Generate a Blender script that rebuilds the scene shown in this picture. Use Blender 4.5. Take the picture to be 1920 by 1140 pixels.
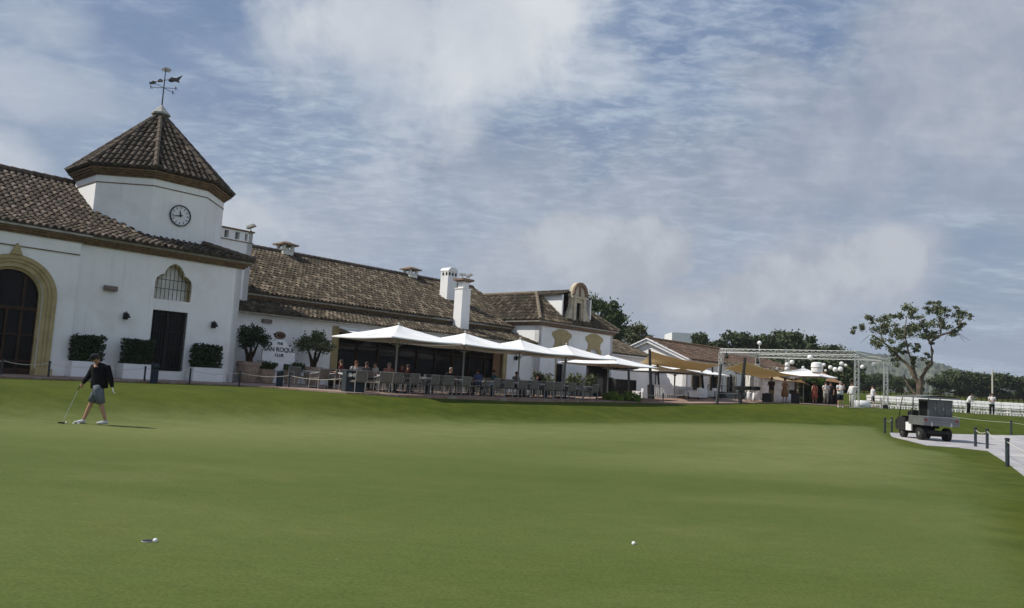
import bpy, bmesh, math, random
import numpy as np
from mathutils import Vector, Matrix, geometry
random.seed(7); np.random.seed(7)
R = math.radians
for o in list(bpy.data.objects): bpy.data.objects.remove(o)
scn = bpy.context.scene
col = scn.collection
# ------------------------------------------------------------------ camera
F = 1440.0
PITCH, ROLL, EYE = R(5.65), R(3.3), 1.65
_up = np.array([0, -math.sin(PITCH), math.cos(PITCH)]); _rt = np.array([1.0, 0, 0])
FW = np.array([0, math.cos(PITCH), math.sin(PITCH)])
RT = _rt*math.cos(ROLL)+_up*math.sin(ROLL); UP = _up*math.cos(ROLL)-_rt*math.sin(ROLL)
CAM = np.array([0, 0, EYE])
cd = bpy.data.cameras.new('camera'); cam = bpy.data.objects.new('camera', cd); col.objects.link(cam)
cd.sensor_width = 36; cd.lens = 36*F/1920; cd.clip_start = .1; cd.clip_end = 20000
cam.matrix_world = Matrix(((RT[0], UP[0], -FW[0], 0), (RT[1], UP[1], -FW[1], 0), (RT[2], UP[2], -FW[2], EYE), (0, 0, 0, 1)))
scn.camera = cam
scn.render.resolution_x = 1024; scn.render.resolution_y = 608
def ray(x, y): return (x-960)/F*RT+(570-y)/F*UP+FW
def at(x, y, dep):
    d = ray(x, y); return CAM+d*dep/d[1]
# building axes: s runs along the facade away from the camera, w is the distance of the facade line
AZ = R(41.6)
D1 = np.array([math.sin(AZ), math.cos(AZ), 0]); LL = np.array([-math.cos(AZ), math.sin(AZ), 0])
def BF(p): return p[0]*D1+p[1]*LL+np.array([0, 0, p[2]])
def W(s, w, z): return BF((s, w, z))
BROT = math.atan2(D1[1], D1[0])
# ------------------------------------------------------------------ light
SUN_EL, SUN_AZ = 48.5, -91.0         # azimuth clockwise from +Y
sl = bpy.data.lights.new('sun', 'SUN'); sl.energy = 4.9; sl.angle = R(.7); sl.color = (1, .95, .86)
so = bpy.data.objects.new('sun', sl); col.objects.link(so)
tosun = Vector((math.sin(R(SUN_AZ))*math.cos(R(SUN_EL)), math.cos(R(SUN_AZ))*math.cos(R(SUN_EL)), math.sin(R(SUN_EL))))
so.rotation_euler = tosun.to_track_quat('Z', 'Y').to_euler(); so.location = (-60, 0, 80)
scn.view_settings.view_transform = 'Standard'; scn.view_settings.look = 'None'
scn.view_settings.exposure = 0; scn.view_settings.gamma = 1
w = bpy.data.worlds.new('World'); scn.world = w; w.use_nodes = True
nt = w.node_tree; nt.nodes.clear()
class NB:
    def __init__(s, nt): s.nt = nt
    def n(s, t, **k):
        o = s.nt.nodes.new(t)
        for a, b in k.items(): setattr(o, a, b)
        return o
    def l(s, a, b): s.nt.links.new(a, b)
    def setin(s, node, i, v):
        if hasattr(v, 'is_linked') or isinstance(v, bpy.types.NodeSocket): s.l(v, node.inputs[i])
        else: node.inputs[i].default_value = v
    def math(s, op, a, b=0.0, c=0.0, clamp=False):
        o = s.n('ShaderNodeMath', operation=op, use_clamp=clamp)
        s.setin(o, 0, a); s.setin(o, 1, b); s.setin(o, 2, c); return o.outputs[0]
    def vmath(s, op, a, b=(0, 0, 0), out=0):
        o = s.n('ShaderNodeVectorMath', operation=op); s.setin(o, 0, a); s.setin(o, 1, b); return o.outputs[out]
    def mix(s, f, a, b):
        o = s.n('ShaderNodeMix', data_type='RGBA'); s.setin(o, 0, f)
        s.setin(o, 6, a if not isinstance(a, tuple) else (*a[:3], 1)); s.setin(o, 7, b if not isinstance(b, tuple) else (*b[:3], 1)); return o.outputs[2]
    def noise(s, vec, scale, det=4, rough=.5, dist=0.0):
        o = s.n('ShaderNodeTexNoise'); s.l(vec, o.inputs['Vector']); o.inputs['Scale'].default_value = scale
        o.inputs['Detail'].default_value = det; o.inputs['Roughness'].default_value = rough; o.inputs['Distortion'].default_value = dist
        return o.outputs['Fac']
    def mr(s, v, a, b, c=0.0, d=1.0, smooth=True):
        o = s.n('ShaderNodeMapRange', interpolation_type='SMOOTHSTEP' if smooth else 'LINEAR')
        for i, x in enumerate((v, a, b, c, d)): s.setin(o, i, x)
        return o.outputs[0]
nb = NB(nt)
skyt = nb.n('ShaderNodeTexSky', sky_type='NISHITA'); skyt.sun_disc = False
skyt.sun_elevation = R(SUN_EL); skyt.sun_rotation = R(SUN_AZ); skyt.air_density = 1.0; skyt.dust_density = 2.0; skyt.ozone_density = 1.5
tc = nb.n('ShaderNodeTexCoord'); dirv = tc.outputs['Generated']
sep = nb.n('ShaderNodeSeparateXYZ'); nb.l(dirv, sep.inputs[0])
zz = nb.math('ADD', nb.math('MAXIMUM', sep.outputs[2], 0.0), .13)
cmb = nb.n('ShaderNodeCombineXYZ'); nb.l(nb.math('DIVIDE', sep.outputs[0], zz), cmb.inputs[0]); nb.l(nb.math('DIVIDE', sep.outputs[1], zz), cmb.inputs[1])
pl = cmb.outputs[0]
mp = nb.n('ShaderNodeMapping'); nb.l(pl, mp.inputs[0]); mp.inputs['Rotation'].default_value = (0, 0, R(-28)); mp.inputs['Scale'].default_value = (1, 1.7, 1)
streak = nb.noise(mp.outputs[0], 1.1, 9, .62, .5)
fine = nb.noise(mp.outputs[0], 8.5, 6, .62, .4)
puff = nb.noise(dirv, 5.0, 8, .56, .25)
puff2 = nb.noise(dirv, 14.0, 6, .6, .2)
def blob(px, py, r, k=1.0, sx=1.0):
    d = ray(px, py); d = d/np.linalg.norm(d)
    # radius measured as an angle, edges broken up by the noise
    v = nb.vmath('SUBTRACT', dirv, tuple(d))
    if sx != 1.0: v = nb.vmath('MULTIPLY', v, (1/sx, 1/sx, 1.0))
    ln = nb.vmath('LENGTH', v, out=1)
    a = nb.math('DIVIDE', ln, r/F)
    a = nb.math('ADD', a, nb.math('MULTIPLY', nb.math('SUBTRACT', puff, .5), -2.3))
    a = nb.math('ADD', a, nb.math('MULTIPLY', nb.math('SUBTRACT', puff2, .5), -.5))
    return nb.mr(a, 1.12, .35, 0.0, k)
def maxall(l):
    o = l[0]
    for x in l[1:]: o = nb.math('MAXIMUM', o, x)
    return o
bright = maxall([blob(720, 50, 230, .95), blob(880, 40, 190, .92), blob(560, 70, 90, .6), blob(840, 180, 110, .45), blob(110, 50, 60, .35, 1.4), blob(130, 180, 70, .45, 3),
    blob(10, 300, 60, .7, 1.5), blob(440, 410, 90, .4, 1.5), blob(1110, 130, 50, .4, 2)])
grey = maxall([blob(1900, 40, 260, .85), blob(1760, 170, 230, .8), blob(1590, 270, 190, .7, 1.3), blob(1400, 330, 150, .6, 1.4), blob(1200, 420, 150, .6, 1.6),
    blob(1560, 500, 130, .85, 1.8), blob(1680, 470, 80, .8, 1.4), blob(1100, 530, 140, .75, 2.4), blob(700, 440, 120, .5, 2.2), blob(1380, 580, 110, .75, 2.6), blob(1850, 330, 120, .55, 1.6), blob(950, 330, 120, .5, 2)])
veil = nb.mr(streak, .36, .72, 0.08, .55)
ripples = nb.math('MULTIPLY', nb.mr(fine, .44, .66), nb.mr(streak, .38, .62, .06, .40))
low = nb.mr(sep.outputs[2], .47, .06, 0.0, .66)
blue = nb.n('ShaderNodeHueSaturation'); nb.l(skyt.outputs[0], blue.inputs['Color']); blue.inputs['Saturation'].default_value = .78
blue.inputs['Value'].default_value = 1.0
sc_ = nb.n('ShaderNodeVectorMath', operation='SCALE'); nb.l(blue.outputs[0], sc_.inputs[0]); sc_.inputs[3].default_value = .07
skyc = nb.mix(.80, sc_.outputs[0], (.098, .178, .345))
c = nb.mix(low, skyc, (.295, .352, .435))
c = nb.mix(veil, c, (.36, .435, .545))
c = nb.mix(ripples, c, (.50, .57, .66))
greyc = nb.mix(nb.mr(puff2, .35, .65), (.33, .36, .42), (.43, .455, .51))
# fields of small rippled cloud
mp2 = nb.n('ShaderNodeMapping'); nb.l(pl, mp2.inputs[0]); mp2.inputs['Rotation'].default_value = (0, 0, R(22)); mp2.inputs['Scale'].default_value = (1, 1.5, 1)
rp_ = nb.noise(mp2.outputs[0], 12.0, 6, .62, .3)
field = maxall([blob(1180, 240, 300, 1.0, 1.6), blob(1450, 120, 180, .8, 1.5), blob(600, 300, 200, .9, 1.8), blob(950, 400, 160, .7, 2.2)])
c = nb.mix(nb.math('MULTIPLY', field, nb.mr(rp_, .42, .70, 0, .50)), c, (.47, .54, .63))
c = nb.mix(nb.math('MULTIPLY', grey, .85), c, greyc)
brc = nb.mix(nb.mr(puff, .35, .7), (.49, .53, .59), (.63, .66, .69))
def puffy(px, py, r, sx=1.0):
    d = ray(px, py); d = d/np.linalg.norm(d); v = nb.vmath('MULTIPLY', nb.vmath('SUBTRACT', dirv, tuple(d)), (1/sx, 1/sx, 1.0)); ln = nb.vmath('LENGTH', v, out=1)
    a = nb.math('DIVIDE', ln, r/F); a = nb.math('ADD', a, nb.math('MULTIPLY', nb.math('SUBTRACT', puff, .5), -3.2)); a = nb.math('ADD', a, nb.math('MULTIPLY', nb.math('SUBTRACT', puff2, .5), -1.6)); return nb.mr(a, 1.05, .50, 0, .80)
pf = maxall([puffy(1600, 490, 62, 1.6), puffy(1670, 470, 46, 1.3), puffy(1500, 520, 50, 1.7), puffy(1400, 545, 52, 1.9), puffy(1200, 480, 75, 2.0), puffy(1080, 450, 45, 1.8), puffy(1300, 560, 45, 2.6), puffy(450, 410, 45, 1.2)])
c = nb.mix(pf, c, nb.mix(nb.mr(puff2, .35, .62), (.365, .395, .445), (.47, .50, .545)))
c = nb.mix(bright, c, brc)
# broad bright cloud banks added unseen behind the viewer to lift shaded walls
def fill_bank(d, r):
    d = np.array(d, float); d /= np.linalg.norm(d); ln = nb.vmath('LENGTH', nb.vmath('SUBTRACT', dirv, tuple(d)), out=1)
    return nb.mr(nb.math('ADD', ln, nb.math('MULTIPLY', nb.math('SUBTRACT', puff, .5), -.5)), r, r*.45)
c = nb.mix(maxall([fill_bank((.5, -.8, .45), .75), fill_bank((.9, -.35, .5), .5), fill_bank((-.4, -.9, .5), .5)]), c, (.40, .46, .57))
bg = nb.n('ShaderNodeBackground'); nb.l(c, bg.inputs[0]); bg.inputs[1].default_value = 1.12
wo = nb.n('ShaderNodeOutputWorld'); nb.l(bg.outputs[0], wo.inputs[0])
# ------------------------------------------------------------------ materials
def pmat(name, c1, c2=None, scale=3.0, rough=.8, bump=0.0, bscale=None, spec=.3, metal=0.0, attr=None, det=5, lo=.35, hi=.65, c3=None, s3=.4, sheen=0, trans=None):
    m = bpy.data.materials.new(name); m.use_nodes = True; t = m.node_tree; b = NB(t); bs = t.nodes['Principled BSDF']
    geo = b.n('ShaderNodeNewGeometry'); pos = geo.outputs['Position']
    cc = (*c1, 1)
    if c2 is not None:
        f = b.mr(b.noise(pos, scale, det, .6), lo, hi)
        if attr:
            a = b.n('ShaderNodeAttribute', attribute_name=attr)
            f = b.math('ADD', b.math('MULTIPLY', f, .25), b.math('MULTIPLY', a.outputs['Fac'], .75))
        cc = b.mix(f, c1, c2)
    if c3 is not None:
        f3 = b.mr(b.noise(pos, s3, 5, .65), .5, .68)
        cc = b.mix(f3, cc, c3)
    if isinstance(cc, tuple): bs.inputs['Base Color'].default_value = cc
    else: b.l(cc, bs.inputs['Base Color'])
    bs.inputs['Roughness'].default_value = rough; bs.inputs['Specular IOR Level'].default_value = spec; bs.inputs['Metallic'].default_value = metal
    if trans: bs.inputs['Subsurface Weight'].default_value = 0
    if bump:
        bp = b.n('ShaderNodeBump'); bp.inputs['Strength'].default_value = bump; bp.inputs['Distance'].default_value = .02
        b.l(b.noise(pos, bscale or scale*6, 4), bp.inputs['Height']); b.l(bp.outputs[0], bs.inputs['Normal'])
    return m
M = {}
M['plaster'] = pmat('plaster', (.85, .845, .835), (.81, .805, .79), .9, .9, .25, 14, .15, c3=(.76, .75, .725), s3=.55)
def streaks(m):
    t = m.node_tree; q = NB(t); bs = t.nodes['Principled BSDF']; src = bs.inputs['Base Color'].links[0].from_socket
    geo = q.n('ShaderNodeNewGeometry'); mpn = q.n('ShaderNodeMapping'); q.l(geo.outputs['Position'], mpn.inputs[0]); mpn.inputs['Scale'].default_value = (5, 5, .22)
    st = q.mr(q.noise(mpn.outputs[0], 1.0, 5, .65), .52, .78, 0, .55); brk = q.mr(q.noise(geo.outputs['Position'], .35, 3), .42, .62)
    q.l(q.mix(q.math('MULTIPLY', st, brk), src, (.56, .54, .49)), bs.inputs['Base Color'])
streaks(M['plaster'])
M['plaster_old'] = pmat('plaster_weathered', (.78, .77, .74), (.60, .58, .53), 1.6, .9, .3, 14, .15)
M['tile'] = pmat('roof_tile', (.022, .017, .013), (.19, .150, .12), 7, .9, .5, 30, .15, attr='tile', c3=(.06, .055, .035), s3=1.4)
M['tile_pale'] = pmat('roof_tile_lichen', (.028, .022, .015), (.245, .198, .145), 7, .9, .5, 30, .15, attr='tile', c3=(.07, .062, .04), s3=1.2)
M['tile_ridge'] = pmat('roof_ridge_tile', (.07, .056, .044), (.14, .11, .085), 7, .9, .5, 30, .15, attr='tile')
M['brick'] = pmat('cornice_brick', (.23, .155, .09), (.14, .092, .056), 6, .9, .4, 40, .15)
M['brick_pale'] = pmat('weathered_brick', (.26, .19, .14), (.17, .115, .08), 5, .9, .4, 40, .15)
M['mortar'] = pmat('mortar', (.40, .38, .33), (.27, .25, .21), 4, .9, .2)
M['ochre'] = pmat('ochre_render', (.42, .34, .175), (.35, .28, .14), 2.5, .85, .2, c3=(.30, .24, .12), s3=1.5)
M['stone'] = pmat('pale_stone', (.52, .47, .36), (.40, .35, .26), 3, .85, .3)
M['darkmetal'] = pmat('dark_metal', (.012, .012, .014), (.02, .02, .02), 6, .55, spec=.25)
M['steel'] = pmat('steel', (.55, .56, .56), (.42, .43, .43), 6, .35, metal=.7)
M['alu'] = pmat('aluminium', (.50, .52, .51), (.40, .42, .40), 5, .45, spec=.5, metal=.15)
M['zinc'] = pmat('zinc', (.36, .36, .33), (.26, .26, .24), 5, .5)
M['glass'] = pmat('dark_glass', (.006, .006, .006), (.010, .010, .010), 1, .06, spec=.10)
M['glass_dull'] = pmat('dull_glass', (.006, .006, .008), (.010, .010, .012), 1, .4, spec=.12)
M['darkroom'] = pmat('dark_interior', (.02, .017, .014), (.035, .03, .024), 2, .9)
M['wood'] = pmat('dark_wood', (.030, .017, .011), (.05, .029, .018), 4, .7, spec=.15)
M['wood_mid'] = pmat('brown_wood', (.20, .11, .055), (.28, .16, .085), 4, .6)
M['terracotta'] = pmat('terracotta', (.40, .30, .24), (.30, .22, .17), 5, .85, .2)
M['leaf'] = pmat('leaf', (.018, .038, .010), (.075, .115, .028), .8, .6, attr='tile', spec=.25)
M['leaf_dark'] = pmat('leaf_dark', (.010, .022, .008), (.035, .065, .018), .8, .55, attr='tile', spec=.3)
M['leaf_olive'] = pmat('leaf_olive', (.05, .062, .028), (.16, .18, .085), .8, .6, attr='tile', spec=.25)
M['leaf_bright'] = pmat('leaf_bright', (.05, .10, .012), (.19, .27, .04), .8, .6, attr='tile', spec=.25)
M['leaf_far'] = pmat('leaf_far', (.020, .032, .014), (.095, .12, .052), .5, .7, attr='tile', spec=.15)
M['bark'] = pmat('bark', (.17, .13, .095), (.09, .07, .05), 3, .9, .6, 12)
M['canvas'] = pmat('white_canvas', (.80, .80, .80), (.72, .72, .71), 1.2, .8, .5, 2.5, .15)
M['canvas_tan'] = pmat('tan_canvas', (.52, .38, .19), (.44, .32, .16), 1.5, .85)
M['white'] = pmat('white_paint', (.80, .80, .80), (.74, .74, .74), 3, .5)
M['whitecloth'] = pmat('white_cloth', (.82, .82, .82), (.72, .72, .74), 3, .8, .2)
M['rattan'] = pmat('taupe_weave', (.20, .18, .155), (.10, .09, .075), 26, .8, .5, 60)
M['greymetal'] = pmat('grey_metal', (.42, .41, .38), (.33, .32, .30), 8, .5)
M['rope'] = pmat('rope', (.62, .60, .52), (.5, .48, .4), 30, .8)
M['post'] = pmat('post_paint', (.018, .028, .036), (.035, .045, .05), 6, .6)
M['navy'] = pmat('navy_paint', (.010, .022, .035), (.016, .03, .045), 4, .55)
M['rubber'] = pmat('rubber', (.015, .015, .015), (.025, .025, .025), 8, .8)
M['cartgrey'] = pmat('cart_grey', (.135, .142, .138), (.10, .107, .103), 3, .5)
M['cartpanel'] = pmat('cart_panel', (.20, .207, .205), (.16, .166, .166), 2, .45)
M['lamp_red'] = pmat('red_lens', (.25, .012, .010), (.2, .01, .01), 5, .3)
M['concrete'] = pmat('path_concrete', (.40, .39, .40), (.30, .29, .30), 1.3, .9, .3, 20, .1, c3=(.45, .43, .41), s3=.35)
M['glow'] = pmat('paper', (.86, .86, .84), (.78, .78, .76), 2, .8)
M['skin'] = pmat('skin', (.42, .23, .16), (.36, .19, .13), 8, .6)
M['skin_pale'] = pmat('skin_pale', (.55, .34, .26), (.48, .28, .21), 8, .6)
M['hair'] = pmat('hair', (.035, .022, .014), (.06, .04, .025), 20, .7)
M['hair_grey'] = pmat('hair_grey', (.30, .27, .24), (.2, .18, .16), 20, .7)
M['hair_red'] = pmat('hair_auburn', (.14, .05, .022), (.09, .035, .018), 20, .7)
def cloth(n, c): 
    if n not in M: M[n] = pmat(n, c, tuple(x*.75 for x in c), 9, .9, .2, 20, .1)
    return M[n]
# paving with joints
def paving():
    m = bpy.data.materials.new('clay_paving'); m.use_nodes = True; t = m.node_tree; b = NB(t); bs = t.nodes['Principled BSDF']
    geo = b.n('ShaderNodeNewGeometry'); mpn = b.n('ShaderNodeMapping'); b.l(geo.outputs['Position'], mpn.inputs[0]); mpn.inputs['Rotation'].default_value = (0, 0, -BROT)
    br = b.n('ShaderNodeTexBrick'); b.l(mpn.outputs[0], br.inputs[0]); br.inputs['Scale'].default_value = 2.2
    br.inputs['Color1'].default_value = (.20, .115, .085, 1); br.inputs['Color2'].default_value = (.27, .165, .125, 1); br.inputs['Mortar'].default_value = (.28, .24, .2, 1)
    br.inputs['Mortar Size'].default_value = .02
    cc = b.mix(b.mr(b.noise(geo.outputs['Position'], .7, 5), .4, .7, 0, .5), br.outputs[0], (.30, .23, .18))
    b.l(cc, bs.inputs['Base Color']); bs.inputs['Roughness'].default_value = .85
    return m
M['paving'] = paving()
def translucent(name, c, tr):
    m = pmat(name, c, tuple(x*.88 for x in c), 1.5, .85, .1, 8, .1); t = m.node_tree; bs = t.nodes['Principled BSDF']; tl = t.nodes.new('ShaderNodeBsdfTranslucent'); tl.inputs[0].default_value = (*c, 1)
    mx = t.nodes.new('ShaderNodeMixShader'); mx.inputs[0].default_value = tr; t.links.new(bs.outputs[0], mx.inputs[1]); t.links.new(tl.outputs[0], mx.inputs[2]); t.links.new(mx.outputs[0], t.nodes['Material Output'].inputs[0]); return m
M['canvas_tan'] = translucent('tan_sailcloth', (.64, .52, .33), .40); M['underside_bounce_tint'] = pmat('parasol_bounce_tint', (.46, .38, .30), (.40, .33, .26), 2, .9)  # taupe underside colour paints in shade and light bounced off the clay paving
def grass_mat():
    m = bpy.data.materials.new('mown_grass'); m.use_nodes = True; t = m.node_tree; b = NB(t); bs = t.nodes['Principled BSDF']
    geo = b.n('ShaderNodeNewGeometry'); pos = geo.outputs['Position']
    g = b.n('ShaderNodeAttribute', attribute_name='green').outputs['Fac']
    sp = b.n('ShaderNodeMapping'); b.l(pos, sp.inputs[0]); sp.inputs['Rotation'].default_value = (0, 0, R(18)); sp.inputs['Scale'].default_value = (.35, 1, 1)
    big = b.noise(sp.outputs[0], .16, 4, .6); mid = b.noise(pos, 1.1, 6, .62); sm = b.noise(pos, 26, 5, .7); tiny = b.noise(pos, 110, 3, .6)
    putt = b.mix(b.mr(big, .35, .68), (0.0750, 0.1008, 0.0232), (0.1104, 0.1314, 0.0408))
    putt = b.mix(b.mr(mid, .4, .7, 0, .35), putt, (0.1089, 0.1166, 0.0330))
    dry = b.mr(b.noise(sp.outputs[0], .33, 6, .65, .6), .52, .72, 0, .4)
    putt = b.mix(dry, putt, (0.1435, 0.1530, 0.0581))
    spots = b.mr(b.noise(pos, 6.0, 2, .5), .70, .76, 0, .35)
    putt = b.mix(spots, putt, (.165, .165, .085)); m3 = b.mr(b.noise(pos, 3.2, 5, .7), .3, .7, 0, .30); putt = b.mix(m3, putt, (.070, .100, .024))
    apn = b.n('ShaderNodeAttribute', attribute_name='apron').outputs['Fac']
    putt = b.mix(b.math('MULTIPLY', apn, b.mr(mid, .2, .8, .35, .85)), putt, (.158, .175, .064))
    fr = b.mix(b.mr(mid, .35, .7), (0.0426, 0.0613, 0.0062), (0.0677, 0.0834, 0.0096))
    fr = b.mix(b.mr(big, .4, .7, 0, .4), fr, (0.0901, 0.1021, 0.0135))
    edge = b.mr(b.math('ADD', g, b.math('MULTIPLY', b.math('SUBTRACT', mid, .5), .35)), .25, .75)
    cc = b.mix(edge, fr, putt)
    d = b.math('ADD', b.math('MULTIPLY', b.mr(sm, .3, .7), .6), b.math('MULTIPLY', b.mr(tiny, .3, .7), .4))
    mul = b.n('ShaderNodeVectorMath', operation='SCALE'); b.l(cc, mul.inputs[0]); b.l(b.mr(b.math('ADD', b.math('MULTIPLY', d, .6), b.math('MULTIPLY', b.noise(sp.outputs[0], 7.5, 4, .7), .4)), .15, .85, .66, 1.34, False), mul.inputs[3])
    b.l(mul.outputs[0], bs.inputs['Base Color']); bs.inputs['Roughness'].default_value = .9; bs.inputs['Specular IOR Level'].default_value = .08
    bp = b.n('ShaderNodeBump'); bp.inputs['Strength'].default_value = .35; bp.inputs['Distance'].default_value = .012
    b.l(b.math('ADD', sm, tiny), bp.inputs['Height']); b.l(bp.outputs[0], bs.inputs['Normal'])
    return m
M['grass'] = grass_mat()
# ------------------------------------------------------------------ mesh builder
WL = {}
class MB:
    def __init__(s, T=None): s.v = []; s.f = []; s.a = []; s.T = T; s.k = .5
    def add(s, vs, fs, a=None):
        o = len(s.v)
        for p in vs: s.v.append(tuple(s.T(p)) if s.T else tuple(p))
        for f in fs: s.f.append(tuple(i+o for i in f)); s.a.append(s.k if a is None else a)
    def box(s, x0, x1, y0, y1, z0, z1):
        s.add([(x, y, z) for z in (z0, z1) for y in (y0, y1) for x in (x0, x1)],
              [(0, 2, 3, 1), (4, 5, 7, 6), (0, 1, 5, 4), (2, 6, 7, 3), (0, 4, 6, 2), (1, 3, 7, 5)])
    def cbox(s, c, d): s.box(c[0]-d[0]/2, c[0]+d[0]/2, c[1]-d[1]/2, c[1]+d[1]/2, c[2]-d[2]/2, c[2]+d[2]/2)
    def tube(s, pts, rad, n=8, cap=True):
        pts = [np.array(p, float) for p in pts]; rad = rad if isinstance(rad, (list, tuple)) else [rad]*len(pts)
        vs = []; fs = []
        for i, p in enumerate(pts):
            t = pts[min(i+1, len(pts)-1)]-pts[max(i-1, 0)]; t = t/(np.linalg.norm(t)+1e-9)
            a = np.cross(t, [0, 0, 1.0]) if abs(t[2]) < .95 else np.cross(t, [1.0, 0, 0]); a /= np.linalg.norm(a); b = np.cross(t, a)
            for k in range(n):
                q = 2*math.pi*k/n; vs.append(p+rad[i]*(math.cos(q)*a+math.sin(q)*b))
        for i in range(len(pts)-1):
            for k in range(n): fs.append((i*n+k, i*n+(k+1) % n, (i+1)*n+(k+1) % n, (i+1)*n+k))
        if cap: fs.append(tuple(range(n-1, -1, -1))); fs.append(tuple((len(pts)-1)*n+k for k in range(n)))
        s.add(vs, fs)
    def lathe(s, prof, c=(0, 0, 0), n=16, ph=0.0, sx=1, sy=1):
        vs = []; fs = []
        for r, z in prof:
            for k in range(n): q = ph+2*math.pi*k/n; vs.append((c[0]+sx*r*math.cos(q), c[1]+sy*r*math.sin(q), c[2]+z))
        for i in range(len(prof)-1):
            for k in range(n): fs.append((i*n+k, i*n+(k+1) % n, (i+1)*n+(k+1) % n, (i+1)*n+k))
        fs.append(tuple(range(n-1, -1, -1))); fs.append(tuple((len(prof)-1)*n+k for k in range(n)))
        s.add(vs, fs)
    def poly(s, outer, holes, fr, thick, dirn):
        """flat polygon (2D) with holes; fr maps (u,v,d)->3D, extruded by thick along d*dirn"""
        loops = [outer]+list(holes)
        tri = geometry.tessellate_polygon([[Vector((u, v, 0)) for u, v in lp] for lp in loops])
        flat = [q for lp in loops for q in lp]; n = len(flat)
        vs = [fr(u, v, 0) for u, v in flat]+[fr(u, v, thick*dirn) for u, v in flat]
        fs = [tuple(t) for t in tri]+[tuple(i+n for i in reversed(t)) for t in tri]
        o = 0
        for lp in loops:
            k = len(lp)
            for i in range(k): fs.append((o+i, o+(i+1) % k, n+o+(i+1) % k, n+o+i))
            o += k
        s.add(vs, fs)
    def band(s, A, B, fr, d0, d1):
        """strip between two open paths A (outer) and B (inner) from depth d0 to d1"""
        n = len(A); vs = [fr(u, v, d0) for u, v in A]+[fr(u, v, d0) for u, v in B]+[fr(u, v, d1) for u, v in A]+[fr(u, v, d1) for u, v in B]; fs = []
        for i in range(n-1):
            fs += [(i, i+1, n+i+1, n+i), (2*n+i, 3*n+i, 3*n+i+1, 2*n+i+1), (i, 2*n+i, 2*n+i+1, i+1), (n+i, n+i+1, 3*n+i+1, 3*n+i)]
        fs += [(0, n, 3*n, 2*n), (n-1, 3*n-1, 4*n-1, 2*n-1)]
        s.add(vs, fs)
    def build(s, name, mat, parent=None, smooth=False, loc=None, recalc=True, wall=None):
        v = np.array(s.v, float)
        if parent is not None: base = np.array(WL[parent.name]); 
        elif loc is not None: base = np.array(loc, float)
        else: base = np.array([(v[:, 0].min()+v[:, 0].max())/2, (v[:, 1].min()+v[:, 1].max())/2, v[:, 2].min()])
        me = bpy.data.meshes.new(name); me.from_pydata((v-base).tolist(), [], s.f)
        at_ = me.attributes.new('tile', 'FLOAT', 'FACE'); at_.data.foreach_set('value', np.array(s.a, 'f'))
        if recalc and len(s.f) < 30000:
            bm = bmesh.new(); bm.from_mesh(me); bmesh.ops.recalc_face_normals(bm, faces=bm.faces); bm.to_mesh(me); bm.free()
        if smooth: me.polygons.foreach_set('use_smooth', [True]*len(me.polygons))
        me.materials.append(M[mat] if isinstance(mat, str) else mat)
        o = bpy.data.objects.new(name, me); col.objects.link(o)
        WL[o.name] = tuple(base)
        if parent is not None: o.parent = parent
        else: o.location = base
        return o
def tag(o, label=None, cat=None, group=None, kind=None):
    if label: o['label'] = label
    if cat: o['category'] = cat
    if group: o['group'] = group
    if kind: o['kind'] = kind
    return o
def empty(name, loc=(0, 0, 0), label=None, cat=None, group=None, rz=0):
    o = bpy.data.objects.new(name, None); col.objects.link(o); o.location = tuple(loc); o.rotation_euler = (0, 0, rz); o.empty_display_size = .3
    WL[o.name] = tuple(loc); return tag(o, label, cat, group)
def copy_tree(o, parent=None):
    c = o.copy(); col.objects.link(c); c.parent = parent
    for ch in o.children: copy_tree(ch, c)
    return c
def put(o, loc, rz=0, label=None, scale=None, group=None):
    o.location = tuple(loc); o.rotation_euler = (0, 0, rz)
    if scale is not None: o.scale = (scale,)*3 if not isinstance(scale, tuple) else scale
    if label: o['label'] = label
    if group: o['group'] = group
    return o
ORD = ['first', 'second', 'third', 'fourth', 'fifth', 'sixth', 'seventh', 'eighth', 'ninth', 'tenth', 'eleventh', 'twelfth', 'thirteenth', 'fourteenth', 'fifteenth', 'sixteenth', 'seventeenth', 'eighteenth', 'nineteenth', 'twentieth', 'twenty-first', 'twenty-second', 'twenty-third', 'twenty-fourth', 'twenty-fifth', 'twenty-sixth']
# ------------------------------------------------------------------ terrain
def S(t): t = np.clip(t, 0, 1); return t*t*(3-2*t)
def H(x, y):
    s = x*D1[0]+y*D1[1]; w_ = x*LL[0]+y*LL[1]
    a = S((w_-19.5)/5.5)*S((s+6)/12+1)
    b = S((s+w_-59)/12)
    P = .74+.40*S((s-42)/10)
    h = P*(1-(1-a)*(1-b))
    h = h+1.15*S((y-71)/10)+1.6*S((y-90)/90)
    return h+0*x
def G(px, py, tmax=400):
    d = ray(px, py); t0 = 2.0
    lo = t0
    t = t0
    while t < tmax:
        p = CAM+d*t
        if p[2] < H(p[0], p[1]): break
        lo = t; t += .25
    hi = t
    for _ in range(20):
        m = (lo+hi)/2; p = CAM+d*m
        if p[2] < H(p[0], p[1]): hi = m
        else: lo = m
    p = CAM+d*hi; return np.array([p[0], p[1], float(H(p[0], p[1]))])
def gat(px, dep):
    """ground point in the direction of picture column px at depth dep"""
    z = 0.0
    py = 740.0
    for _ in range(12):
        p = at(px, py, dep); z = float(H(p[0], p[1])); py += (p[2]-z)/dep*F
    p = at(px, py, dep); return np.array([p[0], p[1], float(H(p[0], p[1]))])
def grow(a, b, st, f, lim):
    l = list(np.arange(a, b+1e-6, st)); d = st; x = l[-1]
    while x < lim: d *= f; x += d; l.append(x)
    return l
xs = grow(0, 42, .6, 1.22, 1250); xs = [-q for q in xs[:0:-1]]+xs
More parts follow.
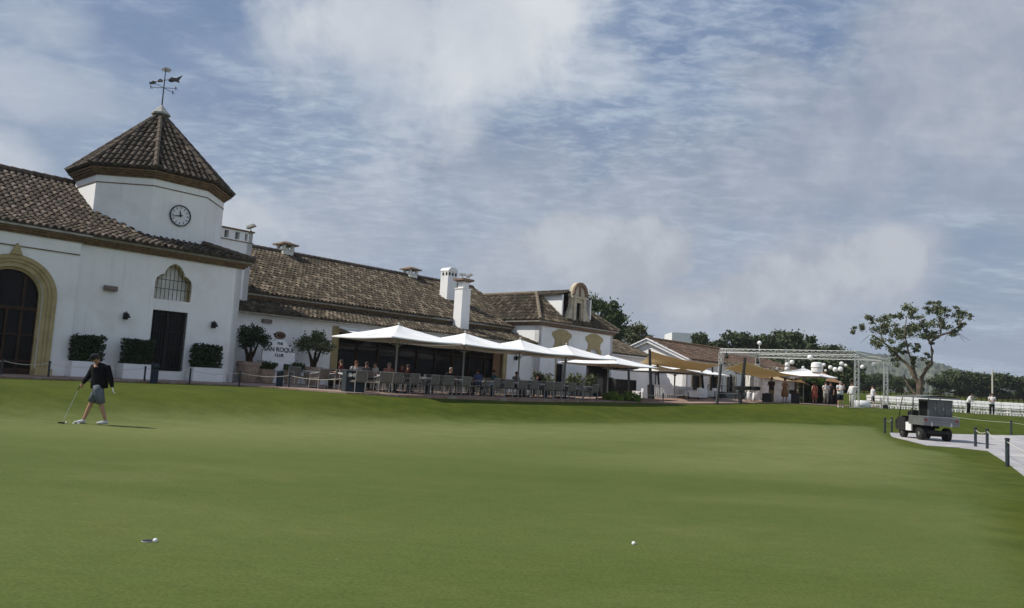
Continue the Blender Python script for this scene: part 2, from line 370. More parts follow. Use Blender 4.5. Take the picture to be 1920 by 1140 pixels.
ys = [-400, -100, -40, -15, -5]+grow(0, 92, .6, 1.22, 1250)
gp = [G(*q)[:2] for q in [(-900, 772), (-200, 768), (0, 767), (300, 769), (700, 781), (1100, 793), (1400, 790), (1640, 800), (1690, 836), (1780, 850), (1836, 925), (1900, 1040), (1975, 1160)]]
gp = [np.array(p) for p in gp]+[np.array((9., 0.)), np.array((9., -30.)), np.array((-60., -30.))]
GP = np.array(gp)
def sdf(X, Y):
    P = np.stack([X, Y], -1); d = np.full(X.shape, 1e9); ins = np.zeros(X.shape, bool)
    n = len(GP)
    for i in range(n):
        a, b = GP[i], GP[(i+1) % n]; e = b-a; v = P-a
        t = np.clip((v@e)/(e@e), 0, 1); q = v-t[..., None]*e; d = np.minimum(d, np.hypot(q[..., 0], q[..., 1]))
        c = ((a[1] <= Y) & (b[1] > Y)) | ((b[1] <= Y) & (a[1] > Y))
        with np.errstate(divide='ignore', invalid='ignore'): xi = a[0]+(Y-a[1])/(b[1]-a[1])*(b[0]-a[0])
        ins ^= c & (X < xi)
    return np.where(ins, d, -d)
X, Y = np.meshgrid(np.array(xs), np.array(ys)); Z = H(X, Y)
nx, ny = len(xs), len(ys)
me = bpy.data.meshes.new('lawn')
me.from_pydata(np.stack([X.ravel(), Y.ravel(), Z.ravel()], -1).tolist(), [], [(j*nx+i, j*nx+i+1, (j+1)*nx+i+1, (j+1)*nx+i) for j in range(ny-1) for i in range(nx-1)])
ga = me.attributes.new('green', 'FLOAT', 'POINT'); ga.data.foreach_set('value', np.clip(.5+sdf(X, Y).ravel()/np.where((Y.ravel() > 14) & (X.ravel() < 14), 7.0, 1.8), 0, 1).astype('f'))
ap = me.attributes.new('apron', 'FLOAT', 'POINT'); sd_ = sdf(X, Y).ravel(); ap.data.foreach_set('value', (np.where(sd_ > 0, np.exp(-((sd_-4.0)/4.0)**2), 0)*S((Y.ravel()-14)/5)).astype('f'))
me.materials.append(M['grass']); me.polygons.foreach_set('use_smooth', [True]*len(me.polygons))
lawn = bpy.data.objects.new('lawn', me); col.objects.link(lawn); tag(lawn, kind='structure')
def sheet(name, poly, mat, dz, zfun=None, step=1.0):
    """a ground sheet cut to a polygon: triangulated on a grid so that it follows the terrain"""
    bm = bmesh.new(); vs = [bm.verts.new((p[0], p[1], 0)) for p in poly]; bm.faces.new(vs)
    lo = np.min(poly, 0); hi = np.max(poly, 0)
    for ax in (0, 1):
        q = lo[ax]+step
        while q < hi[ax]:
            co = Vector((q, 0, 0)) if ax == 0 else Vector((0, q, 0)); no = Vector((1, 0, 0)) if ax == 0 else Vector((0, 1, 0))
            bmesh.ops.bisect_plane(bm, geom=bm.verts[:]+bm.edges[:]+bm.faces[:], plane_co=co, plane_no=no); q += step
    for v in bm.verts: v.co.z = (zfun(v.co.x, v.co.y) if zfun else float(H(v.co.x, v.co.y)))+dz
    top = bm.faces[:]
    r = bmesh.ops.extrude_face_region(bm, geom=top)
    for g in r['geom']:
        if isinstance(g, bmesh.types.BMVert): g.co.z += 0
    for v in [v for v in bm.verts if v not in set(x for x in r['geom'] if isinstance(x, bmesh.types.BMVert))]: v.co.z -= .25
    bmesh.ops.recalc_face_normals(bm, faces=bm.faces)
    me = bpy.data.meshes.new(name); bm.to_mesh(me); bm.free(); me.materials.append(M[mat])
    o = bpy.data.objects.new(name, me); col.objects.link(o); return tag(o, kind='structure')
def Pz(x, y):
    s = x*D1[0]+y*D1[1]; return .80+.38*float(S((s-42)/10))
def Wxy(l): return [tuple(W(s, w_, 0)[:2]) for s, w_ in l]
sheet('terrace', Wxy([(-12, 29.6), (8, 29.8), (16.6, 30.4), (17.8, 28.5), (18.6, 25.0), (20.5, 24.2), (29, 23.9), (38, 24.6), (42, 24.6), (47, 22.5), (54, 19.5), (58, 18.0), (66, 18), (66, 26), (90, 34.2), (90, 50), (-12, 50)]), 'paving', 0, Pz, 3.0)
# path with the cart
pp = [G(1668, 812)[:2], G(1760, 813.5)[:2], G(1920, 817)[:2], (44, 44), (40, 20), (20, 10), (12.6, 14), G(1935, 905)[:2], G(1893, 872)[:2], G(1852, 846)[:2], G(1800, 840)[:2], G(1740, 836)[:2], G(1672, 819)[:2]]
sheet('path', [tuple(map(float, p)) for p in pp], 'concrete', .02, None, 2.0)
# hills
def hills():
    mb = MB(); n = 260; prof = []
    vs = []; fs = []; rows = 26
    for j in range(rows):
        for i in range(n):
            px = 900+i*5.2; t = j/(rows-1)
            dep = 650+750*t
            x = (px-960)/F*dep*1.0
            hh = (1.0-.00012*(px-1640))*S(t*1.05)
            topz = 80
            z = 3.2+topz*hh*(.82+.18*math.sin(px*.011+t*3)+.05*math.sin(px*.037+t*9))+(np.random.rand()-.5)*7*min(1, t*3)
            vs.append((x, dep, z))
    for j in range(rows-1):
        for i in range(n-1): fs.append((j*n+i, j*n+i+1, (j+1)*n+i+1, (j+1)*n+i))
    mb.add(vs, fs); o = mb.build('hills', pmat('hillside', (.03, .045, .025), (.085, .10, .062), .03, .95, 0, det=8, c3=(.13, .13, .09), s3=.012), loc=(0, 900, 0), recalc=False)
    tag(o, kind='structure')
hills()
# ------------------------------------------------------------------ roofs with real barrel tiles
def inpoly(p, poly):
    x, y = p; ins = False; n = len(poly)
    for i in range(n):
        x1, y1 = poly[i]; x2, y2 = poly[(i+1) % n]
        if (y1 <= y < y2) or (y2 <= y < y1):
            if x < x1+(y-y1)/(y2-y1)*(x2-x1): ins = not ins
    return ins
def tiles(mb, O, U, V, N, poly, pitch=.26, row=.40, amp=.075, seed=1, under=True, kp=1.8):
    """barrel tiles on the plane O+u*U+v*V (v up the slope); poly in (u, v)"""
    rnd = random.Random(seed); O, U, V, N = map(lambda a: np.array(a, float), (O, U, V, N))
    us = [q[0] for q in poly]; vv = [q[1] for q in poly]
    n0 = int(math.floor(min(us)/pitch)); n1 = int(math.ceil(max(us)/pitch)); rows = int(math.ceil((max(vv)-min(vv))/row))
    prof = [(0, -.01), (.06, .62), (.2, .93), (.33, 1.0), (.46, .93), (.60, .62), (.66, -.01), (.83, -.28), (1.0, -.01)]
    for j in range(rows):
        v0 = min(vv)+j*row; v1 = min(v0+row, max(vv))
        for i in range(n0, n1):
            u0 = i*pitch; vm = (v0+v1)/2
            if not inpoly((u0+pitch*.35, vm), poly): continue
            k = rnd.random()**kp; k2 = k*.3; h = amp*(1+rnd.uniform(-.1, .1)); lift = amp*.42+rnd.uniform(0, .012); du = rnd.uniform(-.012, .012)
            vs = []
            for (t, q) in prof: vs.append(O+(u0+t*pitch+du)*U+v0*V+(h*q+lift)*N)
            for (t, q) in prof: vs.append(O+(u0+t*pitch)*U+(v1+.02)*V+h*q*.88*N)
            for (t, q) in prof: vs.append(O+(u0+t*pitch+du)*U+v0*V+(-.05)*N)
            m = len(prof)
            mb.add(vs, [(a, a+1, m+a+1, m+a) for a in range(6)], k)
            mb.add(vs, [(a, a+1, m+a+1, m+a) for a in range(6, 8)], k2)
            mb.add(vs, [(2*m+a, 2*m+a+1, a+1, a) for a in range(8)], k*.3)
    if under:
        mb.add([O+u*U+v*V-.06*N for u, v in poly], [tuple(range(len(poly)))], .1)
def ridge(mb, a, b, r=.13, seed=3, seg=.42):
    a, b = np.array(a, float), np.array(b, float); L_ = np.linalg.norm(b-a); n = max(1, int(L_/seg)); rnd = random.Random(seed)
    for i in range(n):
        p = a+(b-a)*i/n; q = a+(b-a)*(i+1.08)/n
        mb.k = rnd.random(); mb.tube([p, q], [r*1.12, r*.92], 8)
    mb.k = .5
def plane_roof(mb, A, B, C_, D_, **kw):
    """tiles on the quad A,B (eave) C_,D_ (top), world points"""
    A, B, C_, D_ = map(lambda a: np.array(a, float), (A, B, C_, D_))
    U = B-A; U /= np.linalg.norm(U); t = (D_+C_)/2-(A+B)/2; V = t-(t@U)*U
    if np.linalg.norm(V) < 1e-6: V = C_-A; V = V-(V@U)*U
    V /= np.linalg.norm(V); N = np.cross(U, V)
    if N[2] < 0: N = -N
    poly = [((p-A)@U, (p-A)@V) for p in (A, B, C_, D_)]
    tiles(mb, A, U, V, N, poly, **kw)
def rect(u0, u1, v0, v1): return [(u0, v0), (u1, v0), (u1, v1), (u0, v1)]
def frw(w0): return lambda u, v, d: W(u, w0+d, v)            # facade plane: u=s, v=z, depth into the wall
def frs(s0): return lambda u, v, d: W(s0+d, u, v)            # gable plane: u=w
def arch(sc, h, z0, zs, n=22, k=1.0):
    return [(sc-h, z0)]+[(sc-h*math.cos(math.pi*i/n), zs+k*h*math.sin(math.pi*i/n)) for i in range(n+1)]+[(sc+h, z0)]
def cornice(mb, mp, path, z0, out=.36, courses=4, h=.09, close=False):
    """stepped brick courses along a polyline of (s, w, outward normal s, w)"""
    for i in range(len(path)-1):
        (s0, w0), (s1, w1) = path[i], path[i+1]
        e = np.array([s1-s0, w1-w0]); e /= np.linalg.norm(e); nn = np.array([e[1], -e[0]])
        for c_ in range(courses):
            o = out*(c_+1)/courses; za = z0+c_*h; zb = za+h*.92
            m = mb if c_ < courses-1 else mp
            q0 = np.array([s0, w0]); q1 = np.array([s1, w1])
            pts = [q0-nn*.05-e*(0 if i else o*0), q1-nn*.05, q1+nn*o+e*o, q0+nn*o-e*o]
            m.add([W(p[0], p[1], z) for z in (za, zb) for p in pts], [(0, 1, 2, 3), (7, 6, 5, 4), (0, 4, 5, 1), (1, 5, 6, 2), (2, 6, 7, 3), (3, 7, 4, 0)])
# ================================================================== ENTRANCE BUILDING WITH CLOCK TOWER
eb = empty('entrance_building', W(13, 36, .8), 'white entrance building with clock tower, brown tiled hip roof and ochre arched doorway', 'building')
SC, ZB = 9.05, .8
m = MB(); A_in = arch(SC, 1.1, .70, 3.75, 24); A_out = arch(SC, 1.60, .72, 3.75, 24)
m.poly([(2, .7), (11.3, .7), (11.3, 6.25), (2, 6.25)], [A_in], frw(33.28), .45, 1)
lo_ = [(-.82, 4.27), (-.82, 5.0), (-.77, 5.2), (-.62, 5.34), (-.46, 5.40), (-.40, 5.56), (-.27, 5.76), (-.12, 5.86), (0, 5.9)]
lobe = [(15.27+a, b) for a, b in lo_]+[(15.27-a, b) for a, b in lo_[-2::-1]]
m.poly([(11.3, .7), (18.43, .7), (18.43, 6.25), (11.3, 6.25)], [lobe, rect(14.48, 16.03, 1.18, 3.80)], frw(33.5), .38, 1)
m.poly([(33.5, .7), (42, .7), (42, 6.25), (33.5, 6.25)], [], frs(18.43), .3, -1)
m.build('wall', 'plaster', eb)
m = MB(); m.box(0, 0, 0, 0, 0, 0); m = MB(BF); m.box(2, 11.28, 33.235, 33.28, 5.62, 5.655); m.build('wall_stripe', 'brick', eb)
# entrance arch: stepped ochre mouldings, door
m = MB()
for (ho, hi, d) in ((1.56, 1.40, -.10), (1.40, 1.27, -.06), (1.28, 1.10, -.02)):
    m.band(arch(SC, ho, .78, 3.75, 24), arch(SC, hi, .78, 3.75, 24), frw(33.28), d, .0)
m.band(arch(SC, 1.10, .78, 3.75, 24), arch(SC, 1.0, .78, 3.75, 24), frw(33.28), .12, .45)
m.add([W(SC+a, 33.28-.16+b, z) for z, q in ((5.30, .20), (5.72, .02)) for a, b in ((-q, 0), (q, 0), (q, .14), (-q, .14))], [(0, 1, 5, 4), (1, 2, 6, 5), (2, 3, 7, 6), (3, 0, 4, 7), (4, 5, 6, 7), (0, 3, 2, 1)])
for sg in (-1, 1): m.T = BF; m.box(SC+sg*1.36-.30, SC+sg*1.36+.30, 33.12, 33.27, .80, 1.05)
m.T = None
m.build('arch_surround', 'ochre', eb)
dr = MB(); dr.poly(arch(SC, 1.08, .8, 3.75, 24), [], frw(33.58), .04, 1); door = dr.build('glazed_door', 'glass', eb)
m = MB(); f_ = frw(33.50)
m.band(arch(SC, 1.09, .8, 3.75, 24), arch(SC, .97, .8, 3.75, 24), f_, 0, .07)
m.T = BF
for a in (-.50, .50): m.box(SC+a-.05, SC+a+.05, 33.50, 33.57, .8, 4.62)
m.box(SC-.04, SC+.04, 33.495, 33.575, .8, 3.30)
for z in (3.30,): m.box(SC-1.0, SC+1.0, 33.49, 33.58, z-.07, z+.07)
for z in (1.3, 2.3): m.box(SC-.97, SC+.97, 33.505, 33.57, z-.035, z+.035)
m.box(SC-.97, SC+.97, 33.51, 33.565, .82, 1.02)
m.build('door_frame', 'wood', door)
# lobed window: ochre reveal, pale shutter behind, iron grille
wd = MB(); wd.poly([(a, b) for a, b in lobe], [], frw(33.86), .03, 1); wn = wd.build('window', 'plaster_old', eb)
inner = [(15.27+a*.93, 4.27+(b-4.27)*.955) for a, b in [(q[0]-15.27, q[1]) for q in lobe]]
m = MB(); m.band(lobe, inner, frw(33.5), .08, .36); m.build('reveal', 'ochre', wn)
m = MB(BF)
for i in range(9):
    s_ = 15.27-.72+.18*i; zt = 5.85-abs(s_-15.27)**1.6*.85; m.tube([(s_, 33.53, 4.28), (s_, 33.53, zt)], .013, 6)
for z in (4.75, 5.15): m.tube([(14.46, 33.53, z), (16.08, 33.53, z)], .014, 6)
m.build('grille', 'darkmetal', wn)
wd = MB(BF); wd.box(14.48, 16.03, 33.78, 33.82, 1.18, 3.8); sd = wd.build('side_door', 'glass_dull', eb)
m = MB(BF)
for i in range(13): s_ = 14.52+i*.123; m.tube([(s_, 33.56, 1.2), (s_, 33.56, 3.78)], .014, 6)
for z in (1.3, 2.2, 2.9, 3.65): m.tube([(14.48, 33.555, z), (16.03, 33.555, z)], .016, 6)
m.box(14.48, 14.56, 33.7, 33.78, 1.18, 3.8); m.box(15.95, 16.03, 33.7, 33.78, 1.18, 3.8); m.box(15.21, 15.30, 33.7, 33.78, 1.18, 3.8)
m.build('grille', 'darkmetal', sd)
# cornice and roof
m = MB(); mp_ = MB(); cornice(m, mp_, [(2, 33.3), (11.3, 33.3)], 6.12, .30, 4, .085); cornice(m, mp_, [(11.5, 33.5), (18.43, 33.5), (18.43, 42)], 6.12, .36, 4, .085)
m.build('cornice', 'brick', eb); mp_.build('cornice_edge', 'mortar', eb)
E0, E1, E2 = (33.02, 6.50), (34.85, 7.10), (39.6, 9.72)
rf = MB()
plane_roof(rf, W(2, E0[0], E0[1]), W(18.85, E0[0], E0[1]), W(17.0, E1[0], E1[1]), W(2, E1[0], E1[1]), seed=11, pitch=.27, amp=.085)
plane_roof(rf, W(2, E1[0], E1[1]), W(17.0, E1[0], E1[1]), W(13.5, E2[0], E2[1]), W(2, E2[0], E2[1]), seed=12, pitch=.27, amp=.085)
plane_roof(rf, W(18.85, E0[0], E0[1]), W(18.85, 42, E0[1]), W(17.0, 42, E1[1]+.15), W(17.0, E1[0], E1[1]+.15), seed=13, pitch=.27, amp=.085)
rf.add([W(2, E2[0], E2[1]-.02), W(13.5, E2[0], E2[1]-.02), W(13.5, 46, 6.5), W(2, 46, 6.5)], [(0, 1, 2, 3)], .2)
roof = rf.build('roof', 'tile', eb, recalc=False)
m = MB(); ridge(m, W(2, E2[0], E2[1]+.05), W(13.2, E2[0], E2[1]+.05), .15); m.build('ridge_tiles', 'tile_ridge', roof)
m = MB(); ridge(m, W(18.8, 33.05, 6.58), W(17.05, 34.8, 7.22), .13); m.build('hip_tiles', 'tile_ridge', roof)
# tower
TS, TW, TR = 15.76, 37.85, 3.29; PH = R(22.5)
def octo(r, z): return [W(TS+r*math.cos(PH+k*math.pi/4), TW+r*math.sin(PH+k*math.pi/4), z) for k in range(8)]
def octring(mb, r0, z0, r1, z1): mb.add(octo(r0, z0)+octo(r1, z1), [(k, (k+1) % 8, 8+(k+1) % 8, 8+k) for k in range(8)])
m = MB(); octring(m, TR, 6.3, TR, 9.86); m.add(octo(TR, 9.86), [tuple(range(8))]); tower = m.build('tower_wall', 'plaster', eb)
m = MB(); octring(m, TR+.03, 9.40, TR+.03, 9.44); m.add(octo(TR+.03, 9.40), [tuple(range(8))]); m.add(octo(TR+.03, 9.44), [tuple(range(8))]); m.build('tower_stripe', 'brick', tower)
m = MB()
for i in range(4):
    r0 = TR+.04+.10*i; za = 9.74+.085*i; octring(m, r0, za, r0, za+.078); m.add(octo(r0, za), [tuple(range(8))]); m.add(octo(r0, za+.078), [tuple(range(8))])
m.build('tower_cornice', 'brick', tower)
tr = MB(); RE, ZE, ZA, RA = TR+.44, 10.12, 13.45, .28
for k in range(8):
    a0, a1 = PH+k*math.pi/4, PH+(k+1)*math.pi/4
    P_ = [W(TS+r*math.cos(a), TW+r*math.sin(a), z) for r, z, a in ((RE, ZE, a0), (RE, ZE, a1), (RA, ZA, a1), (RA, ZA, a0))]
    U = (P_[1]-P_[0]); wd_ = np.linalg.norm(U); U /= wd_; mid = (P_[0]+P_[1])/2; top = (P_[2]+P_[3])/2; V = top-mid; hh = np.linalg.norm(V); V /= hh; N = np.cross(U, V); N = N if N[2] > 0 else -N
    tiles(tr, mid, U, V, N, [(-wd_/2, 0), (wd_/2, 0), (.12, hh), (-.12, hh)], pitch=.27, row=.42, amp=.09, seed=20+k)
troof = tr.build('tower_roof', 'tile', tower, recalc=False)
m = MB()
for k in range(8):
    a0 = PH+k*math.pi/4; ridge(m, W(TS+(RE+.02)*math.cos(a0), TW+(RE+.02)*math.sin(a0), ZE+.08), W(TS+RA*math.cos(a0), TW+RA*math.sin(a0), ZA+.06), .105, 30+k, .40)
m.build('hip_tiles', 'tile_ridge', tower)
def rb(mb, c): return mb
m = MB(BF); m.lathe([(.42, 13.2), (.27, 13.36), (.27, 13.62), (.44, 13.64), (.44, 13.72), (.22, 13.95), (.05, 14.15)], (TS, TW, 0), 8, PH); m.build('finial', 'zinc', tower)
vn = MB(BF); vn.tube([(TS, TW, 14.0), (TS, TW, 16.05)], [.035, .02], 8); vane = vn.build('weather_vane', 'darkmetal', tower)
m = MB(); VX = np.array([1.0, -.12, 0]); VX /= np.linalg.norm(VX); VC = W(TS, TW, 0)
def vp(u, v, d=0): return VC+u*VX+np.array([-VX[1], VX[0], 0])*d+np.array([0, 0, v])
vfr = lambda u, v, d: vp(u, v, d)
m.tube([vp(-.72, 15.33), vp(.35, 15.50)], .016, 6)
m.poly([(.20, 15.40), (.34, 15.34), (.52, 15.38), (.66, 15.36), (.80, 15.30), (.74, 15.44), (.90, 15.70), (.74, 15.62), (.60, 15.56), (.34, 15.60), (.22, 15.52)], [], vfr, .03, 1)
m.poly([(-.78, 15.22), (-.50, 15.28), (-.44, 15.36), (-.60, 15.42), (-.74, 15.34), (-.80, 15.36)], [], vfr, .03, 1)
m.poly([(-.36, 15.34), (-.10, 15.36), (-.12, 15.46), (-.22, 15.52), (-.36, 15.46)], [], vfr, .03, 1)
m.build('arrow', 'darkmetal', vane)
m = MB(); m.poly([(-.26, 15.98), (-.10, 15.90), (.10, 15.88), (.16, 15.84), (.20, 15.92), (.30, 15.98), (.18, 16.06), (-.02, 16.12), (-.16, 16.06)], [], vfr, .05, 1); m.build('top_figure', 'zinc', vane)
m = MB()
for dx, dy in ((1, 0), (-1, 0), (0, 1), (0, -1)):
    q = VC+np.array([dx*.62+dy*.2, dy*.62, 15.05]); m.tube([VC+np.array([0, 0, 15.05]), q], .013, 6)
    m.tube([q+np.array([-.04, 0, -.10]), q+np.array([-.04, 0, .10])], .014, 6); m.tube([q+np.array([-.04, 0, .10]), q+np.array([.07, 0, -.10])], .012, 6)
m.build('compass_arms', 'darkmetal', vane)
# clock
WC = TW-TR*math.cos(PH)-.012; CS, CZ, CR = 15.82, 8.30, .47
def disc(mb, r0, r1, w0, w1, n=40):
    if r0 <= 0: mb.poly([(CS+r1*math.cos(2*math.pi*k/n), CZ+r1*math.sin(2*math.pi*k/n)) for k in range(n)], [], frw(w0), w1-w0, 1)
    else: mb.poly([(CS+r1*math.cos(2*math.pi*k/n), CZ+r1*math.sin(2*math.pi*k/n)) for k in range(n)], [[(CS+r0*math.cos(2*math.pi*k/n), CZ+r0*math.sin(2*math.pi*k/n)) for k in range(n)]], frw(w0), w1-w0, 1)
m = MB(); disc(m, 0, CR, WC-.03, WC); clock = m.build('clock', pmat('clock_face', (.72, .73, .74), (.66, .67, .68), 3, .5), tower)
m = MB(); disc(m, CR-.025, CR+.02, WC-.07, WC); m.build('clock_rim', 'navy', clock)
def hand(mb, ang, ln, wd_, back=.1, dp=.05):
    a = R(90-ang); ux, uz = math.cos(a), math.sin(a); px, pz = -uz, ux
    q = [(CS-ux*back+px*wd_, CZ-uz*back+pz*wd_), (CS-ux*back-px*wd_, CZ-uz*back-pz*wd_), (CS+ux*ln-px*wd_*.4, CZ+uz*ln-pz*wd_*.4), (CS+ux*ln+px*wd_*.4, CZ+uz*ln+pz*wd_*.4)]
    mb.poly(q, [], frw(WC-dp), .012, 1)
m = MB(); hand(m, 351, .24, .04, .06, .05); m.build('hour_hand', 'darkmetal', clock)
m = MB(); hand(m, 258, .38, .030, .10, .065); m.build('minute_hand', 'darkmetal', clock)
for k in range(12):
    m = MB(); a = k*math.pi/6; c0, c1 = math.cos(a), math.sin(a); r0 = .30; wdk = .016
    m.poly([(CS+c0*r0-c1*wdk, CZ+c1*r0+c0*wdk), (CS+c0*r0+c1*wdk, CZ+c1*r0-c0*wdk), (CS+c0*.40+c1*wdk, CZ+c1*.40-c0*wdk), (CS+c0*.40-c1*wdk, CZ+c1*.40+c0*wdk)], [], frw(WC-.036), .008, 1); m.build('hour_mark', 'darkmetal', clock)
# slotted chimney block
m = MB(); fr = frw(37.3)
m.poly(rect(18.4, 20.95, 4.6, 8.62), [rect(q, q+.24, 8.16, 8.54) for q in (18.75, 19.35, 19.95, 20.5)], fr, .35, 1)
m.poly(rect(37.3, 39.4, 4.6, 8.62), [], frs(20.95), .3, -1); m.T = BF; m.box(18.4, 20.65, 39.1, 39.4, 4.6, 8.62); m.box(18.45, 20.6, 37.66, 39.1, 7.9, 7.95)
blk = m.build('chimney_block', 'plaster', eb)
m = MB(BF); m.box(18.35, 21.02, 37.22, 39.45, 8.63, 8.70); m.box(18.4, 21.0, 37.26, 37.298, 8.05, 8.09); m.box(20.952, 21.0, 37.26, 39.4, 8.05, 8.09); m.build('coping', 'brick', blk)
m = MB(BF); m.box(18.5, 20.6, 38.2, 38.25, 8.0, 8.6); m.build('slot_backing', 'darkroom', blk)
def floodlight(name, s_, w_, z, tilt, label):
    r_ = empty(name, W(s_, w_, z), label, 'floodlight', 'floodlights on the chimneys')
    m = MB(BF); m.tube([(s_, w_, z), (s_, w_, z+.22)], .02, 6); m.tube([(s_, w_-.12, z+.02), (s_, w_+.12, z+.02)], .03, 6); m.build('bracket', 'darkmetal', r_)
    m = MB(); c0 = W(s_, w_, z+.30); a = np.array([math.cos(tilt), -.1, math.sin(tilt)]); b_ = np.array([0.1, 1, 0]); c_ = np.cross(a, b_)
    m.add([c0+i*a*.24*(1 if k < 0 else .8)+j*b_*.14*(1 if k < 0 else .75)+k*c_*.07 for k in (-1, 1) for j in (-1, 1) for i in (-1, 1)], [(0, 2, 3, 1), (4, 5, 7, 6), (0, 1, 5, 4), (2, 6, 7, 3), (0, 4, 6, 2), (1, 3, 7, 5)])
    m.build('lamp_housing', 'zinc', r_)
floodlight('floodlight', 18.75, 37.5, 8.70, .1, 'grey floodlight on the slotted chimney, right against the clock tower')
floodlight('floodlight', 20.85, 37.4, 8.70, .35, 'tilted grey floodlight on the outer corner of the slotted chimney')
# lamps on the front wall
def wall_lamp(s_, w_, z, label):
    r_ = empty('wall_lamp', W(s_, w_, z), label, 'lamp', 'black wall lanterns')
    m = MB(BF); m.box(s_-.05, s_+.05, w_-.03, w_, z-.12, z+.16); m.tube([(s_, w_-.02, z+.10), (s_, w_-.2, z+.20), (s_, w_-.2, z+.12)], .015, 6); m.build('bracket', 'darkmetal', r_)
    m = MB(BF); m.lathe([(.07, -.14), (.12, .06), (.14, .08), (.03, .16)], (s_, w_-.2, z), 6); m.build('lantern', 'darkmetal', r_)
    m = MB(BF); m.box(s_+.02, s_+.14, w_-.27, w_-.13, z-.06, z+.02); m.build('pane', 'glass_dull', r_)
wall_lamp(13.32, 33.5, 3.38, 'black wall lantern left of the barred side door')
wall_lamp(17.21, 33.5, 3.36, 'black wall lantern right of the barred side door')
def speaker(s_, w_, z, label):
    m = MB(BF); m.box(s_-.26, s_+.26, w_-.16, w_-.004, z-.09, z+.11); m.box(s_-.22, s_+.22, w_-.18, w_-.16, z-.06, z+.08); o = m.build('wall_heater', pmat('brown_metal', (.22, .17, .15), (.17, .13, .11), 4, .6)); tag(o, label, 'wall unit', 'small brown wall units')
speaker(12.63, 33.5, 4.46, 'brown box high on the wall between the arch and the lobed window')
speaker(21.4, 36, 3.95, 'brown box on the shaded wall above the potted trees')
# ================================================================== MAIN HALL
hb = empty('club_hall', W(30, 40, .8), 'long white hall with long tiled roof, lower tiled lean-to and dark glazed terrace front', 'building')
m = MB(); m.poly([(18.5, .7), (43.2, .7), (43.2, 4.35), (18.5, 4.35)], [rect(25.78, 40.1, .82, 3.92)], frw(36), .4, 1)
m.T = BF; m.box(20.9, 50, 38.2, 38.5, 4.4, 5.3); m.box(49.7, 50, 38.5, 50, 4.4, 5.3)
m.build('wall', 'plaster', hb)
m = MB(); m.poly([(25.55, .8), (26.0, .8), (26.0, 4.1), (25.55, 4.1)], [], frw(35.94), .3, 1); m.poly([(26.0, 3.82), (39.9, 3.82), (39.9, 4.1), (26.0, 4.1)], [], frw(35.94), .3, 1); m.poly([(39.9, .8), (40.3, .8), (40.3, 4.1), (39.9, 4.1)], [], frw(35.94), .3, 1)
m.build('opening_surround', 'ochre', hb)
# glazing bays
b0, b1 = 26.0, 39.9; nb_ = 9
gl = MB(BF); gl.box(b0, b1, 36.30, 36.33, .82, 3.82); gz = gl.build('terrace_glazing', 'glass', hb)
m = MB(BF)
for i in range(nb_+1): q = b0+(b1-b0)*i/nb_; m.box(q-.06, q+.06, 36.22, 36.29, .82, 3.82)
m.box(b0, b1, 36.20, 36.28, 3.05, 3.15); m.box(b0, b1, 36.20, 36.28, .82, .95)
m.build('door_frames', 'wood', gz)
m = MB(BF); m.box(39.05, 39.75, 36.1, 36.15, .9, 3.5); m.build('open_door_leaf', 'wood_mid', gz)
lr = MB(); plane_roof(lr, W(18.6, 35.45, 4.38), W(43.05, 35.45, 4.38), W(43.05, 38.25, 5.22), W(18.6, 38.25, 5.22), seed=41, row=.42, kp=2.4, pitch=.27, amp=.08)
lroof = lr.build('lower_roof', 'tile_pale', hb, recalc=False)
m = MB(BF); m.box(18.6, 43, 35.5, 36.0, 4.26, 4.33); m.build('eave_board', 'mortar', lroof)
m = MB(); mp_ = MB(); cornice(m, mp_, [(20.9, 38.2), (43.3, 38.2)], 5.24, .36, 3, .09); m.build('cornice', 'brick', hb); mp_.build('cornice_edge', 'mortar', hb)
m = MB(BF); m.box(20.95, 43.1, 38.02, 38.19, 5.14, 5.20); m.build('flashing', 'mortar', hb)
ur = MB(); plane_roof(ur, W(20.95, 37.75, 5.56), W(45.0, 37.75, 5.56), W(45.8, 45, 9.15), W(20.95, 45, 9.15), seed=43, row=.44, kp=2.4, pitch=.27, amp=.08)
ur.add([W(20.95, 45, 9.13), W(45.8, 45, 9.13), W(45.8, 52, 5.5), W(20.95, 52, 5.5)], [(0, 1, 2, 3)], .2)
ur.add([W(20.97, 37.8, 5.5), W(20.97, 45, 9.1), W(20.97, 52, 5.5)], [(0, 1, 2)], .2)
uroof = ur.build('main_roof', 'tile_pale', hb, recalc=False)
m = MB(); ridge(m, W(20.95, 45, 9.22), W(45.6, 45, 9.22), .15); m.build('ridge_tiles', 'tile_ridge', uroof)
def cupola(s_, w_, z):
    m = MB(BF); m.box(s_-.38, s_+.38, w_-.38, w_+.38, z-.7, z+.12); m.box(s_-.44, s_+.44, w_-.44, w_+.44, z+.10, z+.18)
    for a in (-.32, .32):
        for b_ in (-.32, .32): m.box(s_+a-.09, s_+a+.09, w_+b_-.09, w_+b_+.09, z+.18, z+.42)
    o = m.build('vent_stack', 'plaster_old', uroof)
    m = MB(BF); m.box(s_-.62, s_+.62, w_-.62, w_+.62, z+.42, z+.52); m.lathe([(.75, z+.52), (.3, z+.68)], (s_, w_, 0), 4, math.pi/4); m.build('stack_cap', 'brick_pale', o)
cupola(27.7, 45, 9.25); cupola(38.7, 45, 9.2)
